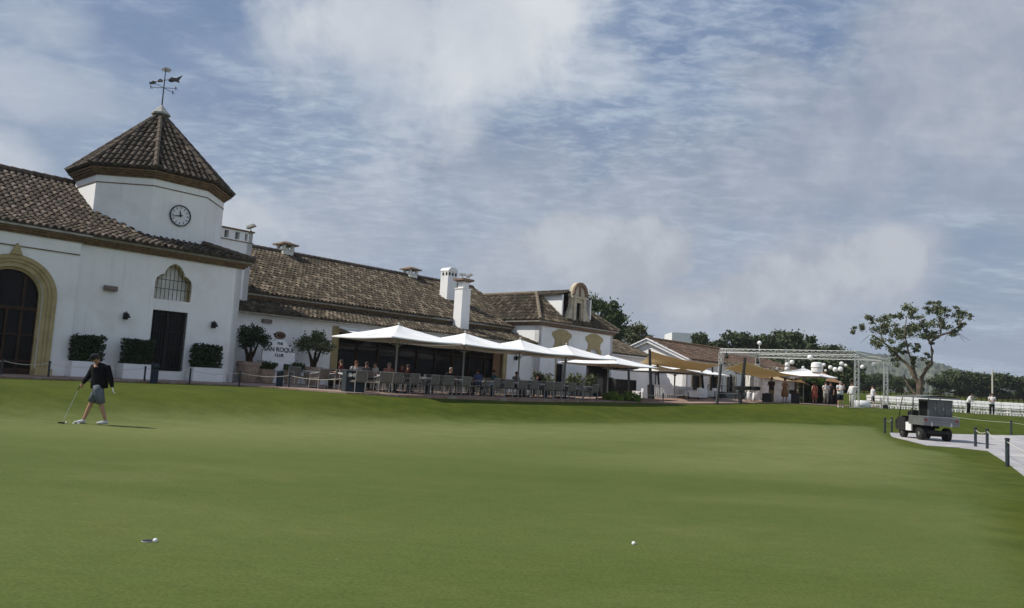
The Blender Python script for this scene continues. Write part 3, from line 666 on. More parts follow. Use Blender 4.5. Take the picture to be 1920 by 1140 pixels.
# chimneys
m = MB(BF); m.box(39.0, 39.95, 41.1, 41.9, 6.6, 9.45); ch = m.build('chimney', 'plaster', uroof)
for i in range(3): m = MB(BF); m.box(39.05+i*.32, 39.21+i*.32, 41.08, 41.10, 9.12, 9.34); m.build('flue_hole', 'darkroom', ch)
for i in range(2): m = MB(BF); m.box(38.98, 39.0, 41.2+i*.35, 41.36+i*.35, 9.12, 9.34); m.build('flue_hole', 'darkroom', ch)
n_ = 12; m = MB(); m.poly([(39.47+.5*math.cos(math.pi*i/n_), 9.45+.30*math.sin(math.pi*i/n_)) for i in range(n_+1)], [], frw(41.05), .9, 1); m.build('vaulted_cap', 'plaster', ch)
m = MB(BF); m.box(36.55, 37.35, 37.0, 37.75, 4.7, 7.65); ch2 = m.build('chimney', 'plaster', lroof)
m = MB(BF); m.box(36.51, 37.39, 36.96, 37.79, 7.65, 7.71); m.box(36.68, 37.22, 37.1, 37.62, 7.71, 8.15); m.build('flue', 'plaster', ch2)
m = MB(BF); m.box(36.55, 37.35, 37.0, 37.75, 8.15, 8.22); m.box(36.42, 37.48, 36.85, 37.88, 8.22, 8.36); m.build('cap', 'brick_pale', ch2)
floodlight('floodlight', 36.75, 37.3, 8.36, 0, 'grey floodlight on the tall chimney, the left one of the pair')
floodlight('floodlight', 37.3, 37.2, 8.36, .45, 'tilted grey floodlight on the tall chimney, right one of the pair')
# ================================================================== WING
wb = empty('club_wing', W(48, 40, .8), 'white wing with hipped tiled roof, arched stone dormer and two ochre framed windows', 'building')
S0, S1, WF = 43.0, 52.5, 35.4
w1, w2 = 45.7, 49.9
m = MB(); m.poly([(S0, .7), (S1, .7), (S1, 5.8), (S0, 5.8)], [rect(q-.55, q+.55, 1.0, 4.45) for q in (w1, w2)], frw(WF), .4, 1)
m.poly([(WF, .7), (44, .7), (44, 5.8), (WF, 5.8)], [], frs(S0), .3, 1); m.poly([(WF, .7), (44, .7), (44, 5.8), (WF, 5.8)], [], frs(S1), .3, -1)
m.build('wall', 'plaster', wb)
def wing_window(c_):
    P0 = [(.62, 1.0), (.62, 3.5), (.98, 3.7), (.98, 4.35), (.80, 4.5), (.80, 4.85), (.95, 5.0), (1.15, 5.12), (1.15, 5.36), (.9, 5.46), (.45, 5.62), (0, 5.66)]
    outer = [(c_-a, b) for a, b in P0]+[(c_+a, b) for a, b in P0[-2::-1]]
    inner = [(c_-.54, .98)]+[(c_-.54, 4.2), (c_-.4, 4.44)]+[(c_+.4, 4.44), (c_+.54, 4.2)]+[(c_+.54, .98)]
    loop = outer+inner[::-1]
    m = MB(); m.poly(loop, [], frw(WF-.07), .07, 1); o = m.build('window', 'ochre', wb)
    m = MB(BF); m.box(c_-.54, c_+.54, WF+.22, WF+.26, 1.0, 3.1); m.build('pane', 'glass_dull', o)
    m = MB(BF); m.box(c_-.54, c_+.54, WF+.16, WF+.2, 3.14, 4.44); m.box(c_-.54, c_+.54, WF+.1, WF+.22, 3.06, 3.14); m.build('blind', 'white', o)
    m = MB(BF)
    for i in range(7): q = c_-.48+.16*i; m.tube([(q, WF-.02, 1.0), (q, WF-.02, 3.1)], .012, 5)
    m.build('grille', 'darkmetal', o)
wing_window(w1); wing_window(w2)
m = MB(); mp_ = MB(); cornice(m, mp_, [(S0, 40.5), (S0, WF), (S1, WF), (S1, 44)], 5.72, .36, 4, .085); m.build('cornice', 'brick_pale', wb); mp_.build('cornice_edge', 'mortar', wb)
ZE2 = 6.08; EL, ER, EF = S0-.38, S1+.38, WF-.38; A2 = 3.0; ZR = 8.45
wr = MB()
plane_roof(wr, W(EL, 44, ZE2), W(EL, EF, ZE2), W(EL+A2, EF+A2, ZR), W(EL+A2, 44, ZR), seed=51, kp=2.4, pitch=.27, row=.44, amp=.08)
plane_roof(wr, W(EL, EF, ZE2), W(ER, EF, ZE2), W(ER-A2, EF+A2, ZR), W(EL+A2, EF+A2, ZR), seed=52, kp=2.4, pitch=.27, row=.44, amp=.08)
plane_roof(wr, W(ER, EF, ZE2), W(ER, 44, ZE2), W(ER-A2, 44, ZR), W(ER-A2, EF+A2, ZR), seed=53, kp=2.4, pitch=.27, row=.44, amp=.08)
wr.add([W(EL+A2, EF+A2, ZR), W(ER-A2, EF+A2, ZR), W(ER-A2, 44.5, ZR), W(EL+A2, 44.5, ZR)], [(0, 1, 2, 3)], .2)
wroof = wr.build('roof', 'tile_pale', wb, recalc=False)
M['pale_ridge'] = pmat('pale_ridge', (.22, .18, .13), (.15, .12, .085), 6, .9)
for a_, c_ in ((W(EL, EF, ZE2+.08), W(EL+A2, EF+A2, ZR+.08)), (W(ER, EF, ZE2+.08), W(ER-A2, EF+A2, ZR+.08)), (W(EL+A2, EF+A2, ZR+.06), W(EL+A2, 44.2, ZR+.06))): m = MB(); ridge(m, a_, c_); m.build('hip_tiles', 'pale_ridge', wroof)
# dormer
DS0, DS1, DWf = 46.6, 49.2, 35.65
dm = MB(BF); dm.box(46.0, 46.15, DWf+.1, 39.4, 6.2, 8.36); dm.box(49.65, 49.8, DWf+.1, 39.4, 6.2, 8.36); dor = dm.build('dormer', 'plaster', wroof)
m = MB(); nA = 20; dc = (DS0+DS1)/2
top = [(dc-1.75, 6.15), (dc-1.70, 6.5), (dc-1.25, 6.95), (dc-1.0, 7.5), (dc-.92, 8.25), (dc-1.0, 8.35), (dc-1.0, 8.5)]+[(dc-.92*math.cos(math.pi*i/nA), 8.55+.95*math.sin(math.pi*i/nA)) for i in range(nA+1)]+[(dc+1.0, 8.5), (dc+1.0, 8.35), (dc+.92, 8.25), (dc+1.0, 7.5), (dc+1.25, 6.95), (dc+1.70, 6.5), (dc+1.75, 6.15)]
m.poly(top, [rect(dc-.32, dc+.32, 6.5, 7.9)], frw(DWf-.1), .35, 1); m.T = BF
for sg in (-1, 1): m.box(dc+sg*.62-.16, dc+sg*.62+.16, DWf-.22, DWf-.1, 6.15, 8.2)
m.box(dc-1.05, dc+1.05, DWf-.24, DWf-.1, 8.22, 8.38); m.build('stone_front', 'stone', dor)
m = MB(); m.band([(dc-.97*math.cos(math.pi*i/nA), 8.5+1.0*math.sin(math.pi*i/nA)) for i in range(nA+1)], [(dc-.72*math.cos(math.pi*i/nA), 8.5+.74*math.sin(math.pi*i/nA)) for i in range(nA+1)], frw(DWf-.1), -.16, 0)
m.T = BF; m.box(dc-.07, dc+.07, DWf-.2, DWf-.1, 8.4, 9.3); m.build('arched_pediment', 'brick_pale', dor)
m = MB(BF); m.box(dc-.32, dc+.32, DWf+.08, DWf+.1, 6.5, 7.9); m.build('window', 'glass_dull', dor)
dr_ = MB(); plane_roof(dr_, W(45.75, 42, 8.36), W(45.75, DWf+.2, 8.36), W(dc, DWf+.2, 8.92), W(dc, 42, 8.92), seed=61, row=.4)
plane_roof(dr_, W(50.05, DWf+.2, 8.36), W(50.05, 42, 8.36), W(dc, 42, 8.92), W(dc, DWf+.2, 8.92), seed=62, row=.4)
m = dr_.build('dormer_roof', 'tile_pale', dor, recalc=False)
# lean-to roof past the wing
lb = empty('side_house', W(57, 38, 1), 'small white house with sloping tiled roof squeezed between the wing and the gabled house', 'building')
m = MB(BF); m.box(52.9, 61.4, 37.2, 44, 1.0, 4.45); m.build('wall', 'plaster', lb)
r3 = MB(); plane_roof(r3, W(52.6, 36.8, 4.45), W(61.6, 36.8, 4.45), W(61.6, 41.0, 6.0), W(52.6, 41.0, 6.0), seed=71, pitch=.3, row=.5)
r3.add([W(52.6, 41, 5.95), W(61.6, 41, 5.95), W(61.6, 45, 4.4), W(52.6, 45, 4.4)], [(0, 1, 2, 3)], .2)
r3.build('roof', 'tile_pale', lb, recalc=False)
m = MB(BF); m.box(52.7, 61.5, 36.85, 37.2, 4.28, 4.38); m.build('eave_board', 'white', lb)
# ================================================================== GABLED HOUSE
gb = empty('gabled_house', W(72, 37.8, 1.1), 'white gabled house with brown tiled roof standing behind the tan shade sails', 'building')
G0, GW0, GW1 = 62.0, 33.8, 41.8; GC = (GW0+GW1)/2
m = MB(); m.poly([(GW0, 1.0), (GW1, 1.0), (GW1, 4.55), (GC, 6.0), (GW0, 4.55)], [], frs(G0), .3, 1)
m.poly([(G0, 1.0), (92, 1.0), (92, 4.5), (G0, 4.5)], [rect(q, q+2.2, 1.1, 3.35) for q in (63.0, 66.5, 70.0, 73.5)], frw(GW0), .35, 1)
m.build('wall', 'plaster', gb)
m = MB(); m.band([(GW0-.45, 4.30), (GC, 6.12), (GW1+.45, 4.30)], [(GW0-.35, 4.10), (GC, 5.86), (GW1+.35, 4.10)], frs(G0), -.30, -.02)
m.band([(GW0-.45, 4.44), (GC, 6.26), (GW1+.45, 4.44)], [(GW0-.45, 4.33), (GC, 6.15), (GW1+.45, 4.33)], frs(G0), -.42, -.02); m.build('bargeboard', 'white', gb)
for q in (63.0, 66.5, 70.0, 73.5):
    m = MB(); m.band([(q, 1.1), (q, 3.35), (q+2.2, 3.35), (q+2.2, 1.1)], [(q+.14, 1.1), (q+.14, 3.21), (q+2.06, 3.21), (q+2.06, 1.1)], frw(GW0), -.03, .3); o = m.build('window', 'ochre', gb)
    m = MB(BF); m.box(q+.14, q+2.06, GW0+.3, GW0+.33, 1.1, 3.21); m.build('pane', 'glass_dull', o)
gr = MB(); plane_roof(gr, W(G0-.35, GW0-.45, 4.42), W(92, GW0-.45, 4.42), W(83, GC, 6.16), W(G0-.35, GC, 6.16), seed=81, pitch=.32, row=.55)
gr.add([W(G0-.35, GC, 6.12), W(83, GC, 6.12), W(92, GW1+.4, 4.4), W(G0-.35, GW1+.4, 4.4)], [(0, 1, 2, 3)], .2); gr.add([W(83, GC, 6.12), W(92, GW1+.4, 4.4), W(92, GW0-.4, 4.4)], [(0, 1, 2)], .2)
groof = gr.build('roof', pmat('red_tile', (.06, .038, .028), (.21, .140, .105), 7, .9, .4, 30, .15, attr='tile', c3=(.12, .095, .07), s3=1.2), gb, recalc=False)
m = MB(); ridge(m, W(G0-.3, GC, 6.24), W(83, GC, 6.24), .16); m.build('ridge_tiles', 'brick', groof)
# white box house farther back
p = at(1284, 633, 125)
m = MB(); cx, cy, cz = p; m.box(cx-2.1, cx+1.0, cy, cy+6, 2, cz+.75); m.box(cx+1.0, cx+2.2, cy+.6, cy+6, 2, cz-.2)
o = m.build('box_house', 'white'); tag(o, 'flat roofed white box house behind the gabled house roof', 'building')
# lower annex to the right
ab = empty('annex', W(86, 28, 1.1), 'low white annex with shallow brown roof behind the people by the truss', 'building')
p0, p1 = at(1382, 690, 66), at(1500, 705, 66)
m = MB(); x0, y0 = at(1430, 720, 68)[:2]; x1 = at(1501, 720, 68)[0]
m.box(x0, x1, y0, y0+5, 1.0, at(1470, 703, 68)[2]); m.build('wall', 'plaster_old', ab)
r4 = MB(); za = at(1440, 692, 68)[2]; plane_roof(r4, (x0-2.5, y0-.4, za-.55), (x1+.3, y0-.4, za-.9), (x1+.3, y0+3.4, za+.1), (x0-2.5, y0+3.4, za+.75), seed=91, pitch=.3, row=.5); r4.build('roof', 'tile_pale', ab, recalc=False)
m = MB(); m.box(x1-1.5, x1-.2, y0-.06, y0-.02, 1.1, 2.2); m.build('door', 'darkroom', ab)
# ================================================================== FOLIAGE
def leafquads(mb, c, rad, n, size, rnd, clump=None, shell=.35, flat=.0):
    c = np.array(c); rad = np.array(rad if hasattr(rad, '__len__') else (rad,)*3)
    d = rnd.normal(size=(n, 3)); d /= np.linalg.norm(d, axis=1)[:, None]
    r = np.where(rnd.random(n) < .55, shell+(1-shell)*rnd.random(n)**.6, np.abs(rnd.normal(size=n))*.72)
    p = c+d*np.minimum(r, 1.55)[:, None]*rad
    a = rnd.normal(size=(n, 3)); a /= np.linalg.norm(a, axis=1)[:, None]
    b = np.cross(a, rnd.normal(size=(n, 3))); b /= np.linalg.norm(b, axis=1)[:, None]
    sz = size*(.6+.8*rnd.random(n))
    k0 = rnd.random() if clump is None else clump
    k = np.clip(k0*.55+rnd.random(n)*.45, 0, 1)
    A = a*sz[:, None]*.5; B = b*sz[:, None]*.34
    o = len(mb.v)
    V = np.stack([p-A, p+B, p+A, p-B], 1).reshape(-1, 3)
    mb.v += list(map(tuple, V)); mb.f += [(o+4*i, o+4*i+1, o+4*i+2, o+4*i+3) for i in range(n)]; mb.a += list(k)
def shrub(name, c, rad, n, size, mat, parent=None, blobs=9, seed=1, nm='foliage'):
    rnd = np.random.default_rng(seed); mb = MB(); c = np.array(c); rad = np.array(rad)
    for i in range(blobs):
        d = rnd.normal(size=3); d /= np.linalg.norm(d); q = c+d*rad*.55
        leafquads(mb, q, rad*(.42+.2*rnd.random()), n//blobs, size, rnd)
    return mb.build(nm, mat, parent, recalc=False)
def make_tree(name, h, wd, mat, leaf, n, blobs, seed, trunk=.28, crown0=.25, conical=False, multi=3):
    """prototype at the origin: trunk with limbs, crown of leaf clumps"""
    rnd = np.random.default_rng(seed); root = empty(name)
    t = MB(); top = h*.55
    t.tube([(0, 0, -.3), (.05*h*.2, 0, h*.2), (0, .02*h, h*.4), (.02*h, 0, top)], [trunk*1.25, trunk, trunk*.75, trunk*.4], 8)
    cs = []
    for i in range(blobs):
        zt = crown0+(1-crown0)*rnd.random(); z = h*zt
        prof = (1-zt)*1.15 if conical else math.sqrt(max(.05, 1-((zt-.58)/.48)**2))
        a = rnd.random()*6.283; r = wd/2*prof*(.35+.6*rnd.random())
        cs.append(np.array([r*math.cos(a), r*math.sin(a), min(z, h*.93)]))
    for c in cs[:multi+4]:
        z0 = h*.3+.2*h*rnd.random(); t.tube([(0, 0, z0), tuple(c*np.array([.5, .5, 0])+np.array([0, 0, (z0+c[2])/2+.05*h])), tuple(c)], [trunk*.45, trunk*.28, trunk*.1], 6)
    t.build('trunk', 'bark', root)
    m = MB()
    for c in cs:
        rr = wd*(.10+.10*rnd.random()) if not conical else wd*.16
        leafquads(m, c, (rr*1.15, rr*1.15, rr*.8), n//blobs, leaf, rnd, shell=.2)
    m.build('crown', mat, root, recalc=False)
    return root
# trees behind the buildings
tA = make_tree('broadleaf_tree', 10, 9, 'leaf_far', .62, 7000, 44, 5)
tB = make_tree('broadleaf_tree', 10, 8, 'leaf_far', .60, 6500, 38, 6)
tC = make_tree('conifer_tree', 10, 5, 'leaf_far', .5, 4500, 40, 8, conical=True, crown0=.12)
tD = make_tree('broadleaf_tree', 6, 9.5, 'leaf_far', .62, 6500, 36, 9, trunk=.2, crown0=.12)
protos = {'A': [tA, 10, 0], 'B': [tB, 10, 0], 'C': [tC, 10, 0], 'D': [tD, 6, 0]}
def plant(kind, px, toppy, dep, wide, label, group, rz=None):
    pr = protos[kind]; o = pr[0] if pr[2] == 0 else copy_tree(pr[0]); pr[2] += 1
    g = gat(px, dep); topz = at(px, toppy+(9 if dep < 140 else 12), dep)[2]; k = (topz-g[2])/pr[1]
    tag(o, label, 'tree', group)
    return put(o, g, random.random()*6.28 if rz is None else rz, scale=(k*wide, k*wide, k))
row = [('B', 1310, 617, 112, .55, 'slim dark tree just right of the white box house'), ('A', 1342, 632, 125, 1.0, 'low rounded tree right of the slim dark tree'), ('B', 1378, 616, 122, .9, 'tall rounded tree above the left end of the steel truss'),
       ('A', 1408, 622, 128, .8, 'rounded tree above the truss, left of its lamp ball'), ('B', 1440, 622, 120, .85, 'tree right behind the lamp ball above the truss'), ('A', 1478, 614, 124, .95, 'tallest broad tree above the middle of the truss'),
       ('C', 1519, 620, 112, .9, 'pointed conifer among the broad trees above the truss'), ('B', 1500, 630, 132, .8, 'rounded tree just left of the pointed conifer'), ('A', 1552, 640, 128, 1.0, 'lower dense tree right of the pointed conifer'), ('B', 1590, 650, 134, .9, 'lowest tree at the right end of the row above the truss')]
for k, px, ty, dep, wd_, lab in row: plant(k, px, ty, dep, wd_, lab, 'trees behind the steel truss')
for i, (px, ty, dep, wd_) in enumerate([(1400, 664, 100, 1.1), (1446, 662, 98, 1.1), (1490, 664, 96, 1.1), (1535, 668, 97, 1.1), (1580, 684, 95, 1.0)]):
    plant('D', px, ty, dep, wd_, 'dark bushy tree seen through the steel truss, %s from the left' % ORD[i], 'dark trees seen through the truss')
for i, (px, ty, dep, wd_) in enumerate([(1622, 694, 150, 1.0), (1652, 690, 160, .9), (1684, 696, 150, .8), (1716, 700, 158, .9), (1762, 698, 150, .85), (1800, 686, 152, 1.15), (1838, 700, 164, .9), (1868, 691, 150, 1.1), (1905, 702, 160, 1.0), (1936, 700, 150, 1.0)]):
    plant('D', px, ty, dep, wd_, 'dark spreading tree below the hills, %s from the left' % ORD[i], 'dark trees along the far edge of the course')
t1 = make_tree('broadleaf_tree', 11, 8.5, 'leaf', .42, 11000, 46, 15, crown0=.3)
g = gat(1122, 84); k = (at(1122, 562, 84)[2]-g[2])/11; put(t1, g, 1.0, scale=(k*.86, k*.86, k)); tag(t1, 'tall dense green tree behind the arched dormer of the wing', 'tree')
t2 = make_tree('olive_tree', 9, 6.5, 'leaf_olive', .40, 8000, 36, 16, crown0=.25)
g = gat(1188, 92); k = (at(1188, 608, 92)[2]-g[2])/9; put(t2, g, 2.0, scale=(k*.82, k*.82, k)); tag(t2, 'grey green tree between the wing roof and the white gable', 'tree')
# the old cork oak
rt_ = empty('old_oak', gat(1718, 80), 'old gnarled oak with leaning trunks and open crown on the right horizon', 'tree')
rnd = np.random.default_rng(77); m = MB()
def zp(x, y, dd=0.0): return at(1580+x/6, 550+y/6, 80+dd)
def limb(pts, r0, r1, dds):
    P_ = [zp(x, y, d) for (x, y), d in zip(pts, dds)]
    n = len(P_); m.tube(P_, [.66*(r0+(r1-r0)*i/(n-1)) for i in range(n)], 9)
limb([(865, 1190), (860, 1090), (850, 1000), (800, 930), (765, 850), (720, 790), (640, 730), (590, 650), (470, 560), (340, 470)], .42, .09, [0, 0, .1, .3, .5, .8, 1.1, 1.4, 1.6, 2])
limb([(868, 1190), (872, 1060), (885, 960), (935, 860), (1000, 790), (1008, 650), (985, 550), (1100, 470), (1200, 440), (1290, 380), (1370, 260)], .40, .07, [0, -.1, -.2, -.6, -1, -1.2, -1.3, -1.5, -1.7, -1.8, -2])
limb([(850, 1010), (812, 900), (790, 800), (740, 660), (715, 560), (700, 440), (720, 250)], .22, .06, [.1, 0, -.4, -.8, -1, -1.2, -1])
limb([(860, 1150), (800, 1120), (740, 1040), (700, 960), (688, 915)], .24, .12, [0, .3, .6, .8, .9])
limb([(985, 560), (940, 470), (900, 380), (880, 270)], .16, .05, [-1.3, -.8, -.2, .4])
limb([(1100, 470), (1110, 340), (1060, 220), (1000, 110)], .14, .04, [-1.5, -1.2, -.8, -.4])
limb([(640, 730), (600, 800), (590, 850)], .10, .03, [1.1, 1, 1]); limb([(470, 560), (400, 400), (330, 290), (260, 240)], .08, .03, [1.6, .8, .2, 0])
limb([(1000, 790), (960, 760), (930, 720)], .07, .03, [-1, -.6, -.4]); limb([(780, 780), (785, 720), (775, 680)], .07, .04, [-.4, .2, .4])
for (a, b) in [((1290, 440), (1370, 545)), ((1300, 450), (1430, 530)), ((1180, 460), (1135, 550)), ((300, 470), (200, 560)), ((150, 420), (90, 445)), ((1380, 250), (1500, 320))]:
    m.tube([zp(*a), zp(*b)], [.03, .01], 5)
m.build('trunk', 'bark', rt_)
m = MB()
for (x, y, r) in [(150, 410, 38), (215, 385, 46), (290, 255, 32), (345, 290, 40), (450, 290, 66), (470, 350, 60), (375, 410, 70), (330, 510, 66), (400, 500, 60), (520, 380, 58), (600, 420, 66), (700, 190, 66), (650, 225, 44), (770, 205, 50), (770, 260, 46), (590, 255, 34), (540, 250, 24), (560, 540, 44), (530, 620, 46), (590, 660, 50), (600, 740, 42), (600, 800, 30), (690, 440, 74), (650, 520, 58), (780, 350, 70), (860, 350, 70), (800, 440, 74), (900, 420, 70), (960, 380, 56), (930, 490, 60), (1020, 400, 60), (1010, 480, 52), (890, 270, 50), (990, 115, 40), (1060, 130, 44), (980, 190, 52), (1070, 210, 66), (1140, 220, 60), (1100, 290, 54), (1110, 350, 40), (1230, 230, 46), (1290, 205, 44), (1370, 230, 46), (1430, 262, 24), (1320, 290, 40), (1300, 360, 34), (1360, 350, 24), (1160, 400, 44), (1230, 435, 50), (1280, 445, 34), (780, 585, 52), (690, 600, 46), (640, 600, 46), (790, 720, 38), (800, 790, 34), (700, 670, 36), (960, 780, 48), (955, 700, 32), (850, 580, 34), (430, 580, 40), (1000, 560, 24)]:
    dd = rnd.uniform(-2.2, 2.2); rr = r/6*80/F
    for j in range(3):
        o_ = rnd.normal(size=3)*rr*.5; leafquads(m, zp(x, y, dd)+o_, (rr*.75, rr*1.1, rr*.6), int(14+r*1.15), .20, rnd, shell=.1)
m.build('crown', 'leaf_olive', rt_, recalc=False)
# ================================================================== PLANTERS
def clip_hedge(mb, x0, x1, y0, y1, z0, z1, n, size, rnd):
    c = rnd.random((n, 3))*np.array([x1-x0, y1-y0, z1-z0])+np.array([x0, y0, z0])
    for k in range(10):
        q = rnd.random(3)*np.array([x1-x0, y1-y0, z1-z0])+np.array([x0, y0, z0]); leafquads(mb, q, ((x1-x0)*.22, (y1-y0)*.5, (z1-z0)*.24), n//14, size, rnd)
    for i in range(n//60):
        q = c[i]; leafquads(mb, q, (.12, .12, .12), 24, size, rnd)
def planter(s0, s1, w_, label):
    r_ = empty('planter', W((s0+s1)/2, w_, .82), label, 'planter', 'white planters with hedges along the entrance wall')
    m = MB(BF); m.box(s0, s1, w_-.35, w_+.35, .82, 1.42); m.box(s0+.02, s1-.02, w_-.33, w_+.33, .78, .82); m.build('box', 'white', r_)
    m = MB(BF); rnd = np.random.default_rng(int(s0*10)); mm = MB(); clip_hedge(mm, 0, 1, 0, 1, 0, 1, 10, 1, rnd); mm = MB()
    # leaves fill a rounded block
    L_ = s1-s0-.06
    for ks in range(11):
        for kz in range(8):
            for kw in (-.22, 0, .22):
                q = W(s0+.05+(ks+.5)/11*(L_-.04)+rnd.uniform(-.04, .04), w_+kw, 1.48+kz*.128+rnd.uniform(-.05, .05)); leafquads(mm, q, (.085, .085, .08), 34, .07, rnd)
    mm.build('hedge', 'leaf_dark', r_, recalc=False)
planter(11.2, 12.45, 32.95, 'white planter with clipped dark hedge beside the ochre arch')
planter(13.15, 14.42, 32.95, 'white planter with clipped hedge just left of the barred door')
planter(16.1, 17.5, 32.95, 'white planter with clipped hedge just right of the barred door')
def pot_tree(px, w_, crown, label, r=.62, h=.95, spread=1.05, seed=1, trunkh=.75):
    p = W(0, 0, 0); s_ = s_at(px, w_); b = W(s_, w_, .82)
    r_ = empty('potted_tree', b, label, 'potted plant')
    m = MB(); m.lathe([(r*.70, 0), (r*.95, h*.55), (r, h*.8), (r*1.06, h*.82), (r*1.06, h*.92), (r*.98, h*.93), (r*.98, h*.97), (r*1.02, h), (r*.9, h), (r*.88, h-.08)], b, 20); m.build('pot', 'terracotta', r_)
    m = MB(); z0 = h-.1
    for i in range(3):
        a = i*2.1+seed; m.tube([b+np.array([.05*math.cos(a), .05*math.sin(a), z0]), b+np.array([.16*math.cos(a), .16*math.sin(a), z0+trunkh*.6]), b+np.array([.4*math.cos(a), .4*math.sin(a), z0+trunkh+.3])], [.12, .09, .03], 7)
    m.build('trunk', 'wood', r_)
    rnd = np.random.default_rng(seed); m = MB()
    for i in range(34):
        d = rnd.normal(size=3); d /= np.linalg.norm(d); q = b+np.array([0, 0, z0+trunkh+.58])+d*np.array([spread*.85, spread*.85, .68])*(.3+.7*rnd.random())
        leafquads(m, q, (.30, .30, .24), 110, .11, rnd, shell=.1)
    m.build('crown', crown, r_, recalc=False)
def s_at(px, w_):
    d = ray(px, 700); t = w_/(d@LL); return float((CAM+d*t)@D1)
pot_tree(466, 34.6, 'leaf_dark', 'big round terracotta pot with a dark olive tree beside the entrance building corner', .60, 1.0, .98, 3)
pot_tree(587, 34.6, 'leaf_olive', 'banded terracotta pot with a silvery olive tree right of the club sign', .50, .92, 1.12, 8)
def pot_shrub(px, w_, label, seed):
    b = W(s_at(px, w_), w_, .82); r_ = empty('potted_shrub', b, label, 'potted plant')
    m = MB(); m.lathe([(.30, 0), (.42, .60), (.44, .66), (.38, .68), (.36, .60)], b, 18); m.build('pot', 'terracotta', r_)
    rnd = np.random.default_rng(seed); m = MB()
    for i in range(16): leafquads(m, b+np.array([rnd.uniform(-.45, .45), rnd.uniform(-.35, .35), .70+rnd.random()*.28]), (.2, .2, .15), 60, .12, rnd, shell=.1)
    m.build('foliage', 'leaf', r_, recalc=False)
pot_shrub(500, 34.2, 'low terracotta pot with a leafy shrub left of the sign base', 31)
pot_shrub(547, 34.2, 'low terracotta pot with a bushy shrub right of the sign base', 32)
# ------------------------------------------------------------------ club sign
ss = s_at(518, 34.5); sg = empty('club_sign', W(ss, 34.5, .82), 'white sign reading THE SAN ROQUE CLUB under a dark oval between potted plants', 'sign')
m = MB(); hw = .92
ol = [(ss-hw, 1.95), (ss-hw, 2.45), (ss-hw*.85, 2.62), (ss-hw*.55, 2.68), (ss-.42, 2.85), (ss-.2, 3.0), (ss+.2, 3.0), (ss+.42, 2.85), (ss+hw*.55, 2.68), (ss+hw*.85, 2.62), (ss+hw, 2.45), (ss+hw, 1.95), (ss+hw*.7, 1.8), (ss-hw*.7, 1.8)]
m.poly(ol, [], frw(34.4), .12, 1); pn = m.build('panel', 'white', sg)
m = MB(BF); m.box(ss-.30, ss+.30, 34.38, 34.62, .82, 1.82); m.box(ss-.38, ss+.38, 34.34, 34.66, .82, .95); m.build('pedestal', 'white', sg)
m = MB(); m.poly([(ss-.02+.31*math.cos(2*math.pi*k/28), 3.22+.19*math.sin(2*math.pi*k/28)) for k in range(28)], [], frw(34.38), .10, 1); em = m.build('emblem', pmat('emblem_red', (.05, .012, .010), (.03, .008, .008), 6, .5), sg)
m = MB(); m.poly([(ss-.02+.26*math.cos(2*math.pi*k/28), 3.22+.145*math.sin(2*math.pi*k/28)) for k in range(28)], [[(ss-.02+.24*math.cos(2*math.pi*k/28), 3.22+.125*math.sin(2*math.pi*k/28)) for k in range(28)]], frw(34.37), .012, 1); m.build('emblem_ring', 'ochre', em)
def lettering(txt, s_, w_, z, size, parent, mat, name='lettering', fr=None, rot=None):
    cu = bpy.data.curves.new('txt', 'FONT'); cu.body = txt; cu.size = size; cu.align_x = 'CENTER'; cu.align_y = 'CENTER'; cu.extrude = .006; cu.offset = .004
    to = bpy.data.objects.new('txt', cu); col.objects.link(to); bpy.context.view_layer.update()
    me = bpy.data.meshes.new_from_object(to.evaluated_get(bpy.context.evaluated_depsgraph_get()))
    v = np.array([q.co[:] for q in me.vertices]); fs = [tuple(p.vertices) for p in me.polygons]
    bpy.data.objects.remove(to); bpy.data.curves.remove(cu)
    m = MB(); m.add([W(s_+q[0], w_-q[2], z+q[1]) for q in v], fs); return m.build(name, mat, parent, recalc=False)
lettering('THE', ss, 34.385, 2.80, .19, sg, 'navy'); lettering('SAN ROQUE', ss, 34.385, 2.50, .31, sg, 'navy'); lettering('CLUB', ss, 34.385, 2.22, .20, sg, 'navy')
# ================================================================== TERRACE FURNITURE
def ch_leg(x, y, sx, sy, z0=.0, z1=.42, mat='greymetal', r=.017):
    m = MB(); m.tube([(x+sx, y+sy, z0), (x, y, z1)], [r*.8, r], 6); return m
def make_armchair():
    r_ = empty('armchair')
    m = MB(); m.box(-.27, .27, -.25, .27, .40, .445); m.box(-.25, .25, -.235, .255, .445, .49); m.build('seat', 'rattan', r_)
    m = MB(); n = 8
    P_ = [(.29*math.cos(a), -.26-.05*math.sin(a)) for a in [math.pi*i/n for i in range(n+1)]]
    m.band([(u, .86-.0*u) for u in np.linspace(-.28, .28, 9)], [(u, .46) for u in np.linspace(-.28, .28, 9)], lambda u, v, d: (u, -.25-.10*(v-.45)-.05*(1-(u/.28)**2)-d, v), 0, .03)
    m.build('backrest', 'rattan', r_)
    for sx in (-1, 1):
        m = MB(); m.tube([(sx*.30, .24, .42), (sx*.31, .24, .64), (sx*.31, -.05, .67), (sx*.30, -.27, .70)], .016, 6); m.build('armrest', 'greymetal', r_)
        for sy in (-1, 1): ch_leg(sx*.28, sy*.25, sx*.02, sy*.03).build('leg', 'greymetal', r_)
    m = MB(); m.tube([(-.30, -.275, .46), (-.30, -.31, .88), (.30, -.31, .88), (.30, -.275, .46)], .016, 6); m.build('back_frame', 'greymetal', r_)
    return tag(r_, cat='armchair', group='woven armchairs on the terrace')
